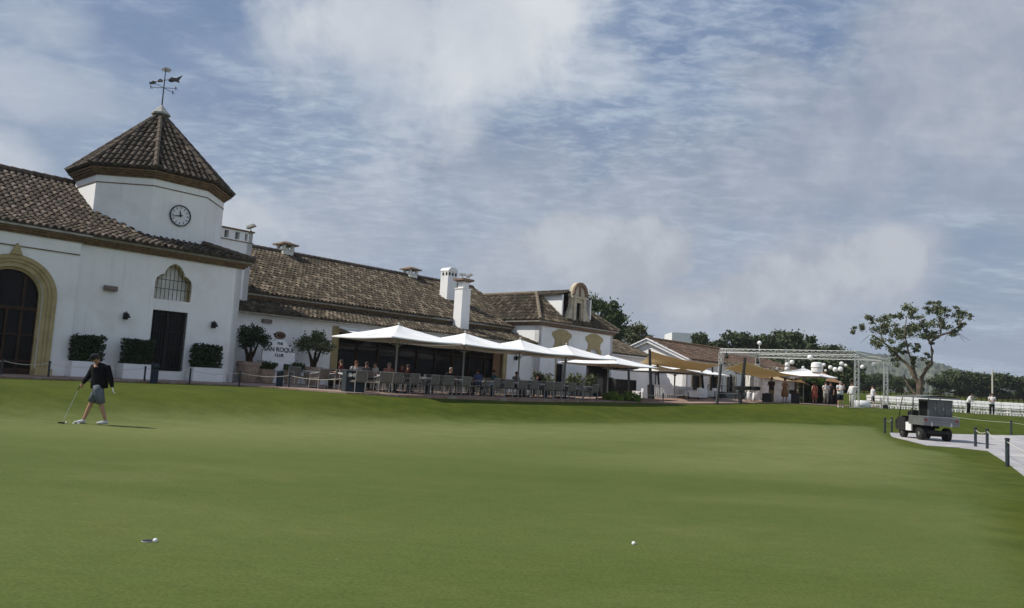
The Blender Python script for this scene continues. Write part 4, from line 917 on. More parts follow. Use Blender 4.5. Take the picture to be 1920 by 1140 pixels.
def make_table():
    r_ = empty('dining_table'); m = MB(); m.box(-.42, .42, -.42, .42, .715, .745); m.build('tabletop', 'whitecloth', r_)
    m = MB(); m.tube([(0, 0, .02), (0, 0, .715)], .035, 8); m.build('pedestal', 'greymetal', r_)
    m = MB(); m.box(-.26, .26, -.26, .26, 0, .025); m.build('base', 'darkmetal', r_)
    return tag(r_, cat='table', group='dining tables on the terrace')
chair0 = make_armchair(); table0 = make_table(); used = [0, 0]
seatspots = {}
def spot(proto, idx, s_, w_, rz, label):
    o = proto if not used[idx] else copy_tree(proto); used[idx] += 1
    p = W(s_, w_, 0); p[2] = Pz(p[0], p[1]); return put(o, p, BROT+rz, label)
rowname = ['row by the lawn', 'second row back', 'third row back']
for ri, wt in enumerate((26.4, 29.3, 32.4)):
    for i in range(9):
        sc = 19.9+i*2.06+(.25 if ri == 1 else 0); 
        if ri == 2 and i < 3: continue
        spot(table0, 1, sc, wt, random.uniform(-.04, .04), 'pale square table, %s from the left in the terrace %s' % (ORD[i], rowname[ri]))
        for j, (ds, dw, rz) in enumerate(((-.34, -.78, 0), (.34, -.80, 0), (-.34, .78, math.pi), (.34, .80, math.pi))):
            if ri == 0 and i == 0 and j < 2: ds += .5*(j) ; 
            if random.random() < .06: continue
            side = ('lawn side left', 'lawn side right', 'house side left', 'house side right')[j]
            s_, w_ = sc+ds*1.25+random.uniform(-.06, .06), wt+dw+random.uniform(-.1, .1)
            spot(chair0, 0, s_, w_, rz+random.uniform(-.3, .3), 'woven armchair, %s, %s table, %s' % (side, ORD[i], rowname[ri]))
# ------------------------------------------------------------------ parasols
def make_parasol(half=2.1, zp_=3.05, ze=2.38, mat='canvas', polemat='greymetal', sides=4, drop=.05):
    r_ = empty('parasol'); m = MB(); n = 10; vs = []; fs = []
    ring = []
    per = 24
    def pt(t, k):
        # k 0..per around a square/octagon outline
        a = 2*math.pi*k/per+math.pi/4
        if sides == 4: c, s_ = math.cos(a), math.sin(a); q = 1/max(abs(c), abs(s_)); x, y = c*q*half, s_*q*half; edge = (max(abs(c), abs(s_))-.7071)/.2929
        else: x, y = math.cos(a)*half, math.sin(a)*half; edge = .3
        z = zp_-(zp_-ze)*(t**.86)+.0
        z -= .10*math.sin(math.pi*min(t, 1))*edge*.6+.05*edge*t
        return (x*t, y*t, z)
    for t in [i/n for i in range(n+1)]:
        for k in range(per): vs.append(pt(max(t, .001), k))
    for k in range(per): x, y, z = pt(1, k); vs.append((x*1.002, y*1.002, z-drop))
    for i in range(n+1):
        for k in range(per): fs.append((i*per+k, i*per+(k+1) % per, (i+1)*per+(k+1) % per, (i+1)*per+k))
    m.add(vs, fs); N_ = len(vs)
    cn = m.build('canopy', mat, r_, recalc=False); m = MB()
    m.add([(x*.998, y*.998, z-.012) for x, y, z in vs[:(n+1)*per]], [tuple(reversed(f)) for f in fs[:n*per]]); m.build('underside_bounce_tint', 'underside_bounce_tint', cn, recalc=False)  # added underside skin, its tan standing in for paving bounce on white canvas
    m = MB(); m.tube([(0, 0, .05), (0, 0, zp_+.06)], .04, 8); m.lathe([(.03, zp_+.02), (.06, zp_+.05), (.02, zp_+.12)], n=8); m.build('pole', polemat, r_)
    m = MB(); m.box(-.45, .45, -.45, .45, 0, .07); m.build('base', 'darkmetal', r_)
    m = MB(); m.lathe([(.07, 2.0), (.08, 2.05), (.08, 2.13), (.06, 2.16)], n=8); m.build('hub', 'greymetal', r_)
    for k in range(8):
        a = math.pi/4*k; q = 1/max(abs(math.cos(a)), abs(math.sin(a))) if sides == 4 else 1
        x, y = math.cos(a)*q*half, math.sin(a)*q*half
        m = MB(); m.tube([(0, 0, zp_-.08), (x*.5, y*.5, zp_-(zp_-ze)*.56-.09), (x*.985, y*.985, ze-.06)], .014, 5); rb_ = m.build('rib', polemat, r_)
        m = MB(); m.tube([(x*.02, y*.02, 2.1), (x*.5, y*.5, zp_-(zp_-ze)*.56-.12)], .010, 5); m.build('strut', polemat, rb_)
    return tag(r_, cat='parasol')
um = make_parasol(); gp_ = 'white square parasols in a line along the terrace'
for i, s_ in enumerate((22.75, 27.05, 31.25, 35.35, 39.7)):
    o = um if i == 0 else copy_tree(um); p = W(s_, 27.0, 0); p[2] = Pz(p[0], p[1]); put(o, p, BROT, 'white square parasol over the terrace, %s from the left in its line' % ORD[i], group=gp_, scale=None if i < 4 else (1.05, 1.05, .90))
# white awning strips along the wall
def awning(s0, s1, label):
    r_ = empty('awning', W((s0+s1)/2, 35.8, 3.9), label, 'awning')
    m = MB(BF); vs = [(s0, 35.9, 4.02), (s1, 35.9, 4.02), (s1, 33.4, 3.50), (s0, 33.4, 3.50)]
    m.add(vs+[(a, b, c-.015) for a, b, c in vs]+[(s0, 33.39, 3.34), (s1, 33.39, 3.34)], [(0, 1, 2, 3), (7, 6, 5, 4), (3, 2, 9, 8)]); m.build('fabric', 'canvas', r_, recalc=False)
    m = MB(BF); m.box(s0, s1, 35.84, 35.93, 3.98, 4.10); m.build('cassette', 'white', r_)
    for q in (s0+.3, (s0+s1)/2, s1-.3):
        m = MB(BF); m.tube([(q, 35.85, 3.85), (q+.5, 34.6, 3.62), (q, 33.42, 3.44)], .02, 6); m.build('arm', 'greymetal', r_)
awning(25.9, 30.2, 'retractable white awning at the left end of the dark terrace front'); awning(30.8, 35.2, 'retractable white awning over the middle of the dark terrace front'); awning(35.6, 39.6, 'retractable white awning at the right end of the dark terrace front')
# bins
b = gat(661, 31.8); bz = b.copy(); r_ = empty('waste_station', bz, 'dark navy waste station with three pale rounded openings at the lawn edge', 'bin', rz=BROT-.35)
WL[r_.name] = (0, 0, 0)
for k in (-1, 1):
    m = MB(); m.box(k*.19-.185, k*.19+.185, -.25, .25, 0.03, .62); m.build('bin_body', 'navy', r_)
m = MB(); m.box(-.40, .40, -.28, .28, .86, .93); m.box(-.40, -.36, -.28, .28, 0, .86); m.box(.36, .40, -.28, .28, 0, .86); m.box(-.36, .36, .22, .28, .6, .86); m.build('frame', 'post', r_)
for k in (-1, 0, 1):
    m = MB(); m.lathe([(.09, .66), (.095, .80), (.07, .83)], (k*.22, -.14, 0), 12); m.build('cup_stack', 'white', r_)
# ------------------------------------------------------------------ bollards and rope fences
def make_bollard():
    r_ = empty('bollard'); m = MB(); m.lathe([(.14, 0), (.14, .60), (.15, .61), (.15, .72), (.10, .76)], n=14); m.build('body', 'navy', r_); m = MB(); m.lathe([(.145, .56), (.145, .60)], n=14); m.build('lamp_ring', 'glass_dull', r_)
    return tag(r_, cat='bollard', group='dark bollards along the lawn edge')
bo = make_bollard()
for i, (px, dep, lab) in enumerate([(288, 29.8, 'dark round bollard on the lawn edge in front of the barred door'), (523, 33.5, 'dark round bollard on the lawn edge in front of the club sign'), (801, 36.4, 'dark low bollard below the gap between first and second parasols'), (923, 39.2, 'dark low bollard below the right end of the second parasol'), (1022, 42.0, 'dark low bollard in front of the shrub planters')]):
    o = bo if i == 0 else copy_tree(bo); put(o, gat(px, dep), .3, lab, scale=1.0 if i < 2 else .8)
def make_post(h=.62, r=.035):
    m = MB(); m.lathe([(r, 0), (r, h-.03), (r*1.3, h-.03), (r*1.3, h), (r*.6, h+.02)], n=10); return m.build('rope_post', 'post', loc=(0, 0, 0))
rp = make_post(); rp2 = make_post(.80, .055); cnt = {0: 0, 1: 0}
def fence(pts, which, lab, grp, ropename, hz, rlab):
    pr = rp if which == 0 else rp2; tops = []
    for i, p in enumerate(pts):
        o = pr if cnt[which] == 0 else pr.copy()
        if cnt[which]: col.objects.link(o)
        cnt[which] += 1; o.location = tuple(p); tag(o, lab % ORD[i], 'post', grp); tops.append(np.array(p)+np.array([0, 0, hz]))
    m = MB()
    for a, b_ in zip(tops[:-1], tops[1:]):
        P_ = [a+(b_-a)*t-np.array([0, 0, .10*4*t*(1-t)]) for t in np.linspace(0, 1, 7)]
        m.tube(P_, .011, 5)
    o = m.build(ropename, 'rope'); tag(o, rlab, 'rope')
pts = [gat(px, d) for px, d in ((-60, 26.8), (2, 27.6), (90, 28.2), (180, 28.9), (270, 29.8), (355, 31), (448, 32.2), (541, 33.0), (640, 32.6), (728, 34.0), (810, 35.8), (900, 38.0), (985, 40.2), (1060, 42.6), (1118, 44.6)) ]
fence(pts, 0, 'thin dark rope post at the terrace edge, %s from the left', 'thin rope posts along the terrace', 'rope', .56, 'pale rope strung low along the whole terrace edge')
pts = [gat(px, d) for px, d in ((1200, 47.5), (1243, 49), (1290, 51), (1340, 53), (1388, 55))]
fence(pts, 0, 'thin dark rope post in front of the lounge terrace, %s from the left', 'thin rope posts by the lounge terrace', 'rope', .56, 'pale rope strung in front of the lounge terrace')
pts = [gat(px, d) for px, d in ((1659, 40.6), (1672, 42.5))]
fence(pts, 1, 'dark rope post behind the utility cart on the left, %s one', 'rope posts left of the cart', 'rope', .70, 'rope strung between the two posts left of the cart')
pts = [G(1829, 838), G(1851, 842), G(1889, 875), gat(2010, 14)]
fence(pts, 1, 'dark rope post beside the path on the right, %s from the cart', 'rope posts along the path', 'rope', .70, 'pale rope strung between the posts by the right hand path')
pts = [gat(1745, 47), gat(1896, 45.5), gat(2060, 45)]
fence(pts, 1, 'dark rope post on the far side of the path, %s from the left', 'rope posts beyond the path', 'rope', .70, 'pale rope strung on the far side of the path')
# ================================================================== PEOPLE
def skinmesh(chains, sub=1):
    bm = bmesh.new(); lay = bm.verts.layers.skin.verify(); vid = {}
    first = True
    for ch in chains:
        prev = None
        for p, r in ch:
            key = tuple(np.round(p, 4))
            if key not in vid:
                v = bm.verts.new(tuple(p)); rr = r if hasattr(r, '__len__') else (r, r); v[lay].radius = rr; vid[key] = v
                if first: v[lay].use_root = True; first = False
            v = vid[key]
            if prev is not None and prev is not v and bm.edges.get((prev, v)) is None: bm.edges.new((prev, v))
            prev = v
    me = bpy.data.meshes.new('sk'); bm.to_mesh(me); bm.free()
    o = bpy.data.objects.new('sk', me); col.objects.link(o)
    mo = o.modifiers.new('s', 'SKIN'); mo.use_smooth_shade = True
    if sub: o.modifiers.new('ss', 'SUBSURF').levels = sub; o.modifiers['ss'].render_levels = sub
    bpy.context.view_layer.update()
    m2 = bpy.data.meshes.new_from_object(o.evaluated_get(bpy.context.evaluated_depsgraph_get()))
    vs = [tuple(v.co) for v in m2.vertices]; fs = [tuple(p.vertices) for p in m2.polygons]
    bpy.data.objects.remove(o); bpy.data.meshes.remove(me); bpy.data.meshes.remove(m2)
    return vs, fs
A_ = np.array
STAND = dict(pel=(0, 0, .95), spi=(0, .01, 1.12), che=(0, 0, 1.34), nek=(0, .0, 1.48), hd=(0, .02, 1.60), top=(0, .0, 1.70), shl=(-.17, 0, 1.40), shr=(.17, 0, 1.40), ell=(-.24, -.03, 1.13), elr=(.24, -.03, 1.13), wrl=(-.26, .06, .90), wrr=(.26, .06, .90),
    hil=(-.09, 0, .90), hir=(.09, 0, .90), knl=(-.11, .02, .50), knr=(.11, .02, .50), anl=(-.12, -.03, .08), anr=(.12, -.03, .08))
SIT = dict(STAND, pel=(0, 0, .54), spi=(0, -.02, .72), che=(0, .0, .94), nek=(0, .02, 1.08), hd=(0, .05, 1.20), top=(0, .04, 1.30), shl=(-.18, 0, 1.0), shr=(.18, 0, 1.0), ell=(-.25, .05, .76), elr=(.25, .05, .76), wrl=(-.16, .32, .76), wrr=(.16, .32, .76),
    hil=(-.10, .05, .53), hir=(.10, .05, .53), knl=(-.13, .46, .52), knr=(.13, .46, .52), anl=(-.13, .46, .09), anr=(.13, .46, .09))
def sphere(mb, c, r, n=10, m_=7):
    r = A_(r if hasattr(r, '__len__') else (r,)*3); vs = []; fs = []
    for i in range(m_+1):
        for k in range(n): a = math.pi*i/m_; b = 2*math.pi*k/n; vs.append(A_(c)+r*A_((math.sin(a)*math.cos(b), math.sin(a)*math.sin(b), math.cos(a))))
    for i in range(m_):
        for k in range(n): fs.append((i*n+k, i*n+(k+1) % n, (i+1)*n+(k+1) % n, (i+1)*n+k))
    mb.add(vs, fs)
def handmesh(mb, wr, el, out, curl=.5, sc=1.0):
    """palm and five separate bent fingers beyond the wrist; out is the side of the thumb"""
    wr, el = A_(wr, float), A_(el, float); f = wr-el; f /= np.linalg.norm(f); o = A_(out, float); o -= (o@f)*f; o /= np.linalg.norm(o); n = np.cross(f, o)
    pw, pl_ = .040*sc, .085*sc
    pc = wr+f*(pl_*.5+.01)
    vs = [pc+f*a*pl_*.5+o*b*pw*(1 if a > 0 else .75)+n*c*.013*sc for a in (-1, 1) for b in (-1, 1) for c in (-1, 1)]
    mb.add(vs, [(0, 1, 3, 2), (4, 6, 7, 5), (0, 4, 5, 1), (2, 3, 7, 6), (0, 2, 6, 4), (1, 5, 7, 3)])
    for i, ln in enumerate((.070, .080, .074, .058)):
        b0 = wr+f*(pl_+.004)+o*(.030-.020*i)*sc; l = ln*sc; k = curl
        b1 = b0+(f*math.cos(k*.6)+n*math.sin(k*.6))*l*.5; b2 = b1+(f*math.cos(k*1.6)+n*math.sin(k*1.6))*l*.32; b3 = b2+(f*math.cos(k*2.3)+n*math.sin(k*2.3))*l*.22
        mb.tube([b0-f*.01, b1, b2, b3], [.0095*sc, .009*sc, .008*sc, .006*sc], 6)
    t0 = wr+f*.025+o*.028*sc; t1 = t0+(f*.6+o*.8)*.035*sc; t2 = t1+(f*.85+o*.3+n*.4)*.032*sc; mb.tube([t0, t1, t2], [.012*sc, .010*sc, .008*sc], 6)
def loft(mb, secs, side, n=14):
    side = A_(side, float); side /= np.linalg.norm(side); vs = []; fs = []
    for i, (c, a, b_) in enumerate(secs):
        t = A_(secs[min(i+1, len(secs)-1)][0])-A_(secs[max(i-1, 0)][0]); t = t/np.linalg.norm(t); s_ = side-(side@t)*t; s_ /= np.linalg.norm(s_); f_ = np.cross(t, s_)
        for k in range(n): q = 2*math.pi*k/n; vs.append(A_(c)+s_*a*math.cos(q)+f_*b_*math.sin(q))
    m_ = len(secs)
    for i in range(m_-1):
        for k in range(n): fs.append((i*n+k, i*n+(k+1) % n, (i+1)*n+(k+1) % n, (i+1)*n+k))
    fs.append(tuple(range(n-1, -1, -1))); fs.append(tuple((m_-1)*n+k for k in range(n))); mb.add(vs, fs)
def person(label, loc, rz, pose, top='white_shirt', topc=(.7, .7, .7), botc=(.05, .05, .06), hair='hair', skin='skin', sleeve=.5, legs=1.0, shoe=(.05, .05, .05), dress=None, longhair=False, glove=None, cap=None, grp=None, sc=1.0, bulk=1.0, handcurl=.6, headdir=0.0, toes=None):
    r_ = empty('person'); WL[r_.name] = (0, 0, 0); tag(r_, label, 'person', grp)
    P = {k: A_(v, float) for k, v in pose.items()}; b = bulk
    hl = P['ell']; 
    body = [[(P['pel'], .080*b), (P['spi'], .082*b), (P['che'], .095*b), (P['nek'], .052), (P['hd'], (.078, .092)), (P['top'], (.066, .078))]]
    for q in 'lr':
        body.append([(P['che'], .095*b), (P['sh'+q], .062*b), (P['el'+q], .042), (P['wr'+q], .028)])
        kn, an = P['kn'+q], P['an'+q]; calf = kn+(an-kn)*.35
        body.append([(P['pel'], .080*b), (P['hi'+q], .072*b), (kn, .055), (calf, .054), (an, .034)])
    vs, fs = skinmesh(body); mb = MB(); mb.add(vs, fs)
    hd = P['hd']; fc = A_((math.sin(headdir), math.cos(headdir), 0)); sd = A_((fc[1], -fc[0], 0))
    if 'face' in P: fc = P['face']/np.linalg.norm(P['face']); sd = np.cross(fc, (0, 0, 1.)); sd /= np.linalg.norm(sd)
    up_ = np.cross(sd, fc)
    mb.tube([hd+fc*.085+up_*.02, hd+fc*.112-up_*.015, hd+fc*.09-up_*.02], [.008, .014, .010], 6)       # nose
    for k in (-1, 1): sphere(mb, hd+sd*k*.082+up_*.0, (.014, .022, .03), 6, 4)
    mb.tube([hd-sd*.025+fc*.088-up_*.048, hd+fc*.096-up_*.05, hd+sd*.025+fc*.088-up_*.048], .006, 5)    # lips
    for q, s_ in (('l', -1), ('r', 1)):
        if glove != q: handmesh(mb, P['wr'+q], P['el'+q], (-s_*.6, .8, 0), handcurl)
    mb.build('body', skin, r_, smooth=True, recalc=False)
    if glove: m = MB(); handmesh(m, P['wr'+glove], P['el'+glove], (0, 1, 0), .4, 1.12); m.build('glove', 'white', r_)
    m = MB()
    for k in (-1, 1): sphere(m, hd+sd*k*.032+fc*.083+up_*.018, .010, 6, 4)
    m.build('eyes', 'darkmetal', r_)
    if dress is None:
        up1 = P['spi']-P['pel']; sd2 = P['shr']-P['shl']; sm = (P['shl']+P['shr'])/2; k = b; mb = MB()
        loft(mb, [(P['pel']-up1*.55, .182*k, .155*k), (P['pel']+up1*.2, .185*k, .158*k), (P['spi'], .176*k, .150*k), (P['che'], .182*k, .142*k), ((sm+P['che'])/2+A_((0, 0, .01)), .178*k, .122*k), (sm+A_((0, 0, .035)), .125*k, .088), (P['nek']-A_((0, 0, .01)), .062, .062)], sd2, 18)
        for q in 'lr':
            s_, e_, w_ = P['sh'+q], P['el'+q], P['wr'+q]; st = s_+(sm-s_)*.35
            if sleeve >= 1: loft(mb, [(st, .075, .075), (s_, .082*k, .082*k), (s_+(e_-s_)*.5, .068*k, .068*k), (e_, .058*k, .058*k), (e_+(w_-e_)*.5, .052*k, .05*k), (w_, .038, .038)], (0, 1, .1), 12)
            elif sleeve > 0: loft(mb, [(st, .075, .075), (s_, .080*k, .080*k), (s_+(e_-s_)*.8*min(1, sleeve*1.5), .072*k, .072*k)], (0, 1, .1), 12)
        mb.build('shirt', cloth(top, topc), r_, smooth=True)
        mb = MB(); sdh = P['hir']-P['hil']
        loft(mb, [(P['pel']+up1*.3, .14*k, .11*k), (P['pel'], .165*k, .132*k), (P['pel']-up1*.45, .165*k, .13*k)], sd2, 16)
        for q in 'lr':
            h_, kn, an = P['hi'+q], P['kn'+q], P['an'+q]
            if legs >= 1: loft(mb, [(h_+(P['pel']-h_)*.3, .10*k, .11*k), (h_+(kn-h_)*.25, .108*k, .112*k), (kn, .076*k, .078*k), (an+(kn-an)*.06, .062, .068)], sd2, 12)
            else: loft(mb, [(h_+(P['pel']-h_)*.3, .10*k, .11*k), (h_+(kn-h_)*.25, .102*k, .112*k), (h_+(kn-h_)*.6, .092*k, .098*k), (h_+(kn-h_)*.98, .086*k, .088*k)], sd2, 12)
        mb.build('trousers' if legs >= 1 else 'shorts', cloth('bot%d%d%d' % tuple(int(x*99) for x in botc), botc), r_, smooth=True)
    else:
        m = MB(); pz = P['pel'][2]; m.lathe([(.27, pz-.50), (.24, pz-.25), (.185, pz), (.15, pz+.14), (.165, pz+.34), (.15, pz+.44), (.07, pz+.50)], (P['pel'][0], P['pel'][1], 0), 18, sy=.72); m.build('dress', cloth('dress%d%d%d' % tuple(int(x*99) for x in dress), dress), r_, smooth=True)
    for q, s_ in (('l', -1), ('r', 1)):
        an = P['an'+q]; d = A_((s_*.12, 1, 0)) if toes is None else A_(toes, float); d /= np.linalg.norm(d); z0 = an[2]-.055
        m = MB(); m.tube([an-d*.05+A_((0, 0, -.03)), an+d*.02+A_((0, 0, -.02)), an+d*.11+A_((0, 0, -.04)), an+d*.19+A_((0, 0, -.048))], [.040, .046, .038, .024], 10); m.build('shoe', cloth('shoe%d%d%d' % tuple(int(x*99) for x in shoe), shoe), r_, smooth=True)
    m = MB(); sphere(m, hd-fc*.018+up_*.045, (.098, .104, .088), 12, 8)
    if longhair: m.tube([hd-fc*.06+up_*.03, hd-fc*.09-up_*.08, hd-fc*.085-up_*.20], [.08, .075, .03], 10)
    if cap is None: m.build('hair', hair, r_, smooth=True)
    else:
        m.build('hair', hair, r_, smooth=True)
        m = MB(); sphere(m, hd-fc*.005+up_*.062, (.106, .112, .082), 14, 8)
        m.add([hd+fc*(.07+.13*a)+sd*b_*(.085-.03*a)+up_*(.062-.03*a-k*.012) for k in (0, 1) for a in (0, 1) for b_ in (-1, 1)], [(0, 1, 3, 2), (4, 6, 7, 5), (0, 2, 6, 4), (1, 5, 7, 3), (2, 3, 7, 6), (0, 4, 5, 1)])
        m.build('cap', cloth('cap', cap), r_, smooth=True)
    put(r_, loc, rz, scale=sc); return r_
# golfer: local x = picture right, y = away from the camera
gl_ = G(180, 796); gx = math.atan2(gl_[0], gl_[1])
GO = dict(pel=(-.02, .02, .96), spi=(-.03, .02, 1.12), che=(-.05, .01, 1.32), nek=(-.09, .0, 1.46), hd=(-.16, -.01, 1.57), top=(-.175, -.01, 1.665), shl=(-.12, -.17, 1.36), shr=(.05, .18, 1.38), ell=(-.21, -.20, 1.14), elr=(.20, .14, 1.13), wrl=(-.37, -.16, .99), wrr=(.27, .04, .93),
    hil=(-.05, -.09, .92), hir=(0, .10, .92), knl=(.06, -.09, .50), knr=(-.15, .10, .52), anl=(.20, -.09, .09), anr=(-.28, .10, .085), face=(-.90, -.12, -.42))
GO['shl'], GO['shr'] = (-.17, .12, 1.37), (.10, -.14, 1.38); GO['ell'], GO['elr'] = (-.27, .14, 1.15), (.20, -.16, 1.13); GO['wrl'], GO['wrr'] = (-.37, .04, .98), (.26, -.12, .92)
person('golfer in black long sleeve top, cap and grey shorts walking with a putter', gl_, -gx, GO, 'black_top', (.008, .008, .010), botc=(.13, .15, .18), hair='hair', sleeve=1, legs=.6, shoe=(.62, .62, .62), cap=(.02, .025, .03), glove='r', bulk=1.12, handcurl=1.15, toes=(-1, -.1, 0))
r_ = empty('putter', gl_+A_((-.68, 0, 0)), 'slim golf putter held out low by the golfer in black', 'putter')
def gl(x, y, z): c_, s_ = math.cos(-gx), math.sin(-gx); return gl_+A_((x*c_-y*s_, x*s_+y*c_, z))
m = MB(); m.tube([gl(-.42, .0, .93), gl(-.70, -.05, .05)], .006, 6); m.build('shaft', 'steel', r_)
m = MB(); m.tube([gl(-.365, .01, 1.05), gl(-.47, -.01, .80)], [.014, .010], 8); m.build('grip', 'rubber', r_)
m = MB(); c_ = gl(-.73, -.05, 0); m.cbox((c_[0], c_[1], c_[2]+.025), (.14, .05, .04)); m.build('head', 'darkmetal', r_)
def ball(p, label, grp=None):
    m = MB(); sphere(m, A_(p)+A_((0, 0, .012)), .0214, 14, 9); o = m.build('golf_ball', 'white', smooth=True); tag(o, label, 'golf ball', grp)
ball(G(124, 793), 'white golf ball under the putter head, leftmost of the three at the golfer', 'golf balls at the golfer'); ball(G(138, 795), 'white golf ball between the putter head and the golfer, middle one', 'golf balls at the golfer'); ball(G(147, 795), 'white golf ball touching the golfer shoe, rightmost of the three', 'golf balls at the golfer')
ball(G(1188, 1021), 'lone white golf ball in the foreground of the green, right of centre')
ball(G(291, 1016), 'golf ball beside the cup in the left foreground')
hc = G(278, 1015); r_ = empty('practice_cup', hc, 'small practice hole with pale rim in the left foreground', 'golf hole')
m = MB(); n = 24; hz = hc+A_((0, 0, .008))
m.add([hz+A_((r*math.cos(2*math.pi*k/n), r*math.sin(2*math.pi*k/n), z)) for r, z in ((.060, -.006), (.057, 0.001), (.054, 0.001), (.054, -.006)) for k in range(n)], [(i*n+k, i*n+(k+1) % n, (i+1)*n+(k+1) % n, (i+1)*n+k) for i in range(3) for k in range(n)]); m.build('rim', 'zinc', r_)
m = MB(); m.add([hz+A_((.054*math.cos(2*math.pi*k/n), .054*math.sin(2*math.pi*k/n), -.004)) for k in range(n)], [tuple(range(n))]); m.build('hole', 'rubber', r_)
# seated guests
def sitter(px, w_, rz, label, **k):
    s_ = s_at(px, w_); p = W(s_, w_, 0); p[2] = Pz(p[0], p[1]); person(label, p, BROT+rz, SIT, grp='guests seated on the terrace', **k)
PI = math.pi
sitter(640, 28.4, .6, 'seated guest in a dark red top at the left end of the terrace', top='tred', topc=(.11, .03, .03))
sitter(667, 28.0, PI-.5, 'seated guest with auburn hair and patterned pale top behind the waste station', top='tpale', topc=(.35, .33, .31), hair='hair_red', longhair=True)
sitter(686, 29.6, PI, 'seated guest in grey between auburn haired guest and the first parasol', top='tgrey', topc=(.16, .16, .17))
sitter(704, 27.6, 1.3, 'seated guest in black and white patterned top left of the salmon shirt', top='tpat', topc=(.45, .44, .40), hair='hair')
sitter(728, 27.4, PI-.1, 'seated guest in a salmon shirt just left of the first parasol pole', top='tsal', topc=(.42, .19, .14), hair='hair_grey', skin='skin_pale', bulk=1.1)
sitter(752, 28.2, PI+.4, 'seated guest in dark red just right of the first parasol pole', top='tdred', topc=(.12, .028, .035))
sitter(765, 29.0, -.6, 'seated guest in maroon deeper in shade right of the first pole', top='tmar', topc=(.06, .025, .025))
sitter(845, 28.6, PI-.3, 'seated guest with pale hair and dark jacket left of the second pole', top='tblk', topc=(.02, .02, .025), hair='hair_grey', skin='skin_pale')
sitter(897, 27.3, -.1, 'seated guest in a blue shirt with back turned right of the second pole', top='tblue', topc=(.10, .13, .26), bulk=1.15)
sitter(927, 27.0, 1.2, 'seated guest in a teal patterned shirt and white trousers', top='tteal', topc=(.05, .17, .19), botc=(.5, .52, .56))
sitter(968, 27.6, PI, 'dark haired seated guest in grey by the third pole', top='tg2', topc=(.22, .21, .21))
sitter(1010, 28.3, 1.5, 'dark haired seated guest in black near the shrub planters', top='tblk', topc=(.02, .02, .025), longhair=True)
# ================================================================== WING FRONT: shrubs, plaques
def box_shrub(px, w_, label, seed, ww=.9, h=.85):
    s_ = s_at(px, w_); b = W(s_, w_, .84); b[2] = Pz(b[0], b[1])
    r_ = empty('planter_shrub', b, label, 'potted plant', 'shrub planters in front of the wing'); WL[r_.name] = tuple(b)
    T = lambda q: q[0]*D1+q[1]*LL+A_((0, 0, q[2]))+b
    m = MB(T); m.box(-ww, ww, -.3, .3, 0, .5); m.build('box', 'post', r_)
    rnd = np.random.default_rng(seed); m = MB()
    for i in range(22): leafquads(m, T((rnd.uniform(-ww, ww)*.9, rnd.uniform(-.25, .25), .7+rnd.random()*h*.75)), (.3, .3, .26), 55, .15, rnd, shell=.1)
    m.build('foliage', 'leaf_olive', r_, recalc=False)
box_shrub(1022, 31.5, 'grey green shrub box left of the fourth parasol pole', 1); box_shrub(1078, 31.5, 'grey green shrub box right of the fourth parasol pole', 2); box_shrub(1112, 31.5, 'grey green shrub box farthest right in front of the wing', 3, .7)
m = MB(); ps_ = s_at(1018, 36)-.1; m.poly([(ps_+.22*math.cos(2*PI*k/20), 2.65+.36*math.sin(2*PI*k/20)) for k in range(20)], [], frw(35.93), .06, 1); o = m.build('wall_plaque', 'darkmetal'); tag(o, 'dark oval plaque on the white wall beside the wing', 'plaque')
wall_lamp(s_at(963, 36), 36, 3.2, 'black wall lantern right of the dark terrace front'); wall_lamp(s_at(1021, 36), 36, 3.3, 'black wall lantern above the dark oval plaque')
# green bushes at lawn edge
for i, (px, dep, rr, lab) in enumerate([(1150, 45.6, .62, 'low round green bush at the lawn edge, left of the pair'), (1184, 46.4, .66, 'low round green bush at the lawn edge, right of the pair')]):
    b = gat(px, dep); mm = MB(); rnd = np.random.default_rng(60+i)
    for k in range(26):
        d = rnd.normal(size=3); d /= np.linalg.norm(d); d[2] = abs(d[2]); leafquads(mm, b+A_((0, 0, .08))+d*A_((rr, rr, .52))*.75, (.24, .24, .18), 90, .10, rnd, shell=.2)
    o = mm.build('low_bush', 'leaf_bright', recalc=False); tag(o, lab, 'bush', 'low bushes at the lawn edge')
# black screens and bar front next to the wing
def blackbox(name, px0, px1, w_, z1, label, cat, parts=True, legs=False):
    s0, s1 = s_at(px0, w_), s_at(px1, w_); b = W((s0+s1)/2, w_, 0); b[2] = Pz(b[0], b[1]); r_ = empty(name, b, label, cat)
    m = MB(BF); m.box(s0, s1, w_, w_+.5, b[2], b[2]+z1); m.build('panel', 'rubber', r_)
    m = MB(BF); m.box(s0-.04, s1+.04, w_-.04, w_+.54, b[2]+z1, b[2]+z1+.05); m.build('top', 'darkmetal', r_)
    return r_
blackbox('storage_screen', 1131, 1150, 30.5, 1.3, 'black rounded cabinet in front of the wing corner', 'cabinet')
b = W(50.5, 29.5, 0)
kb = empty('bar_kiosk', W(49.5, 31, 1), 'dark outdoor bar under the white canopies beside the wing', 'bar')
m = MB(BF); s0, s1 = s_at(1156, 30), s_at(1194, 30); m.box(s0, s1, 30, 30.4, 1.05, 2.15); m.box(s0, s1, 32.4, 32.6, 1.05, 3.3); m.build('counter', 'rubber', kb)
m = MB(BF); m.box(s0-.1, s1+.1, 29.9, 32.7, 3.0, 3.12); m.build('roof', 'wood', kb)
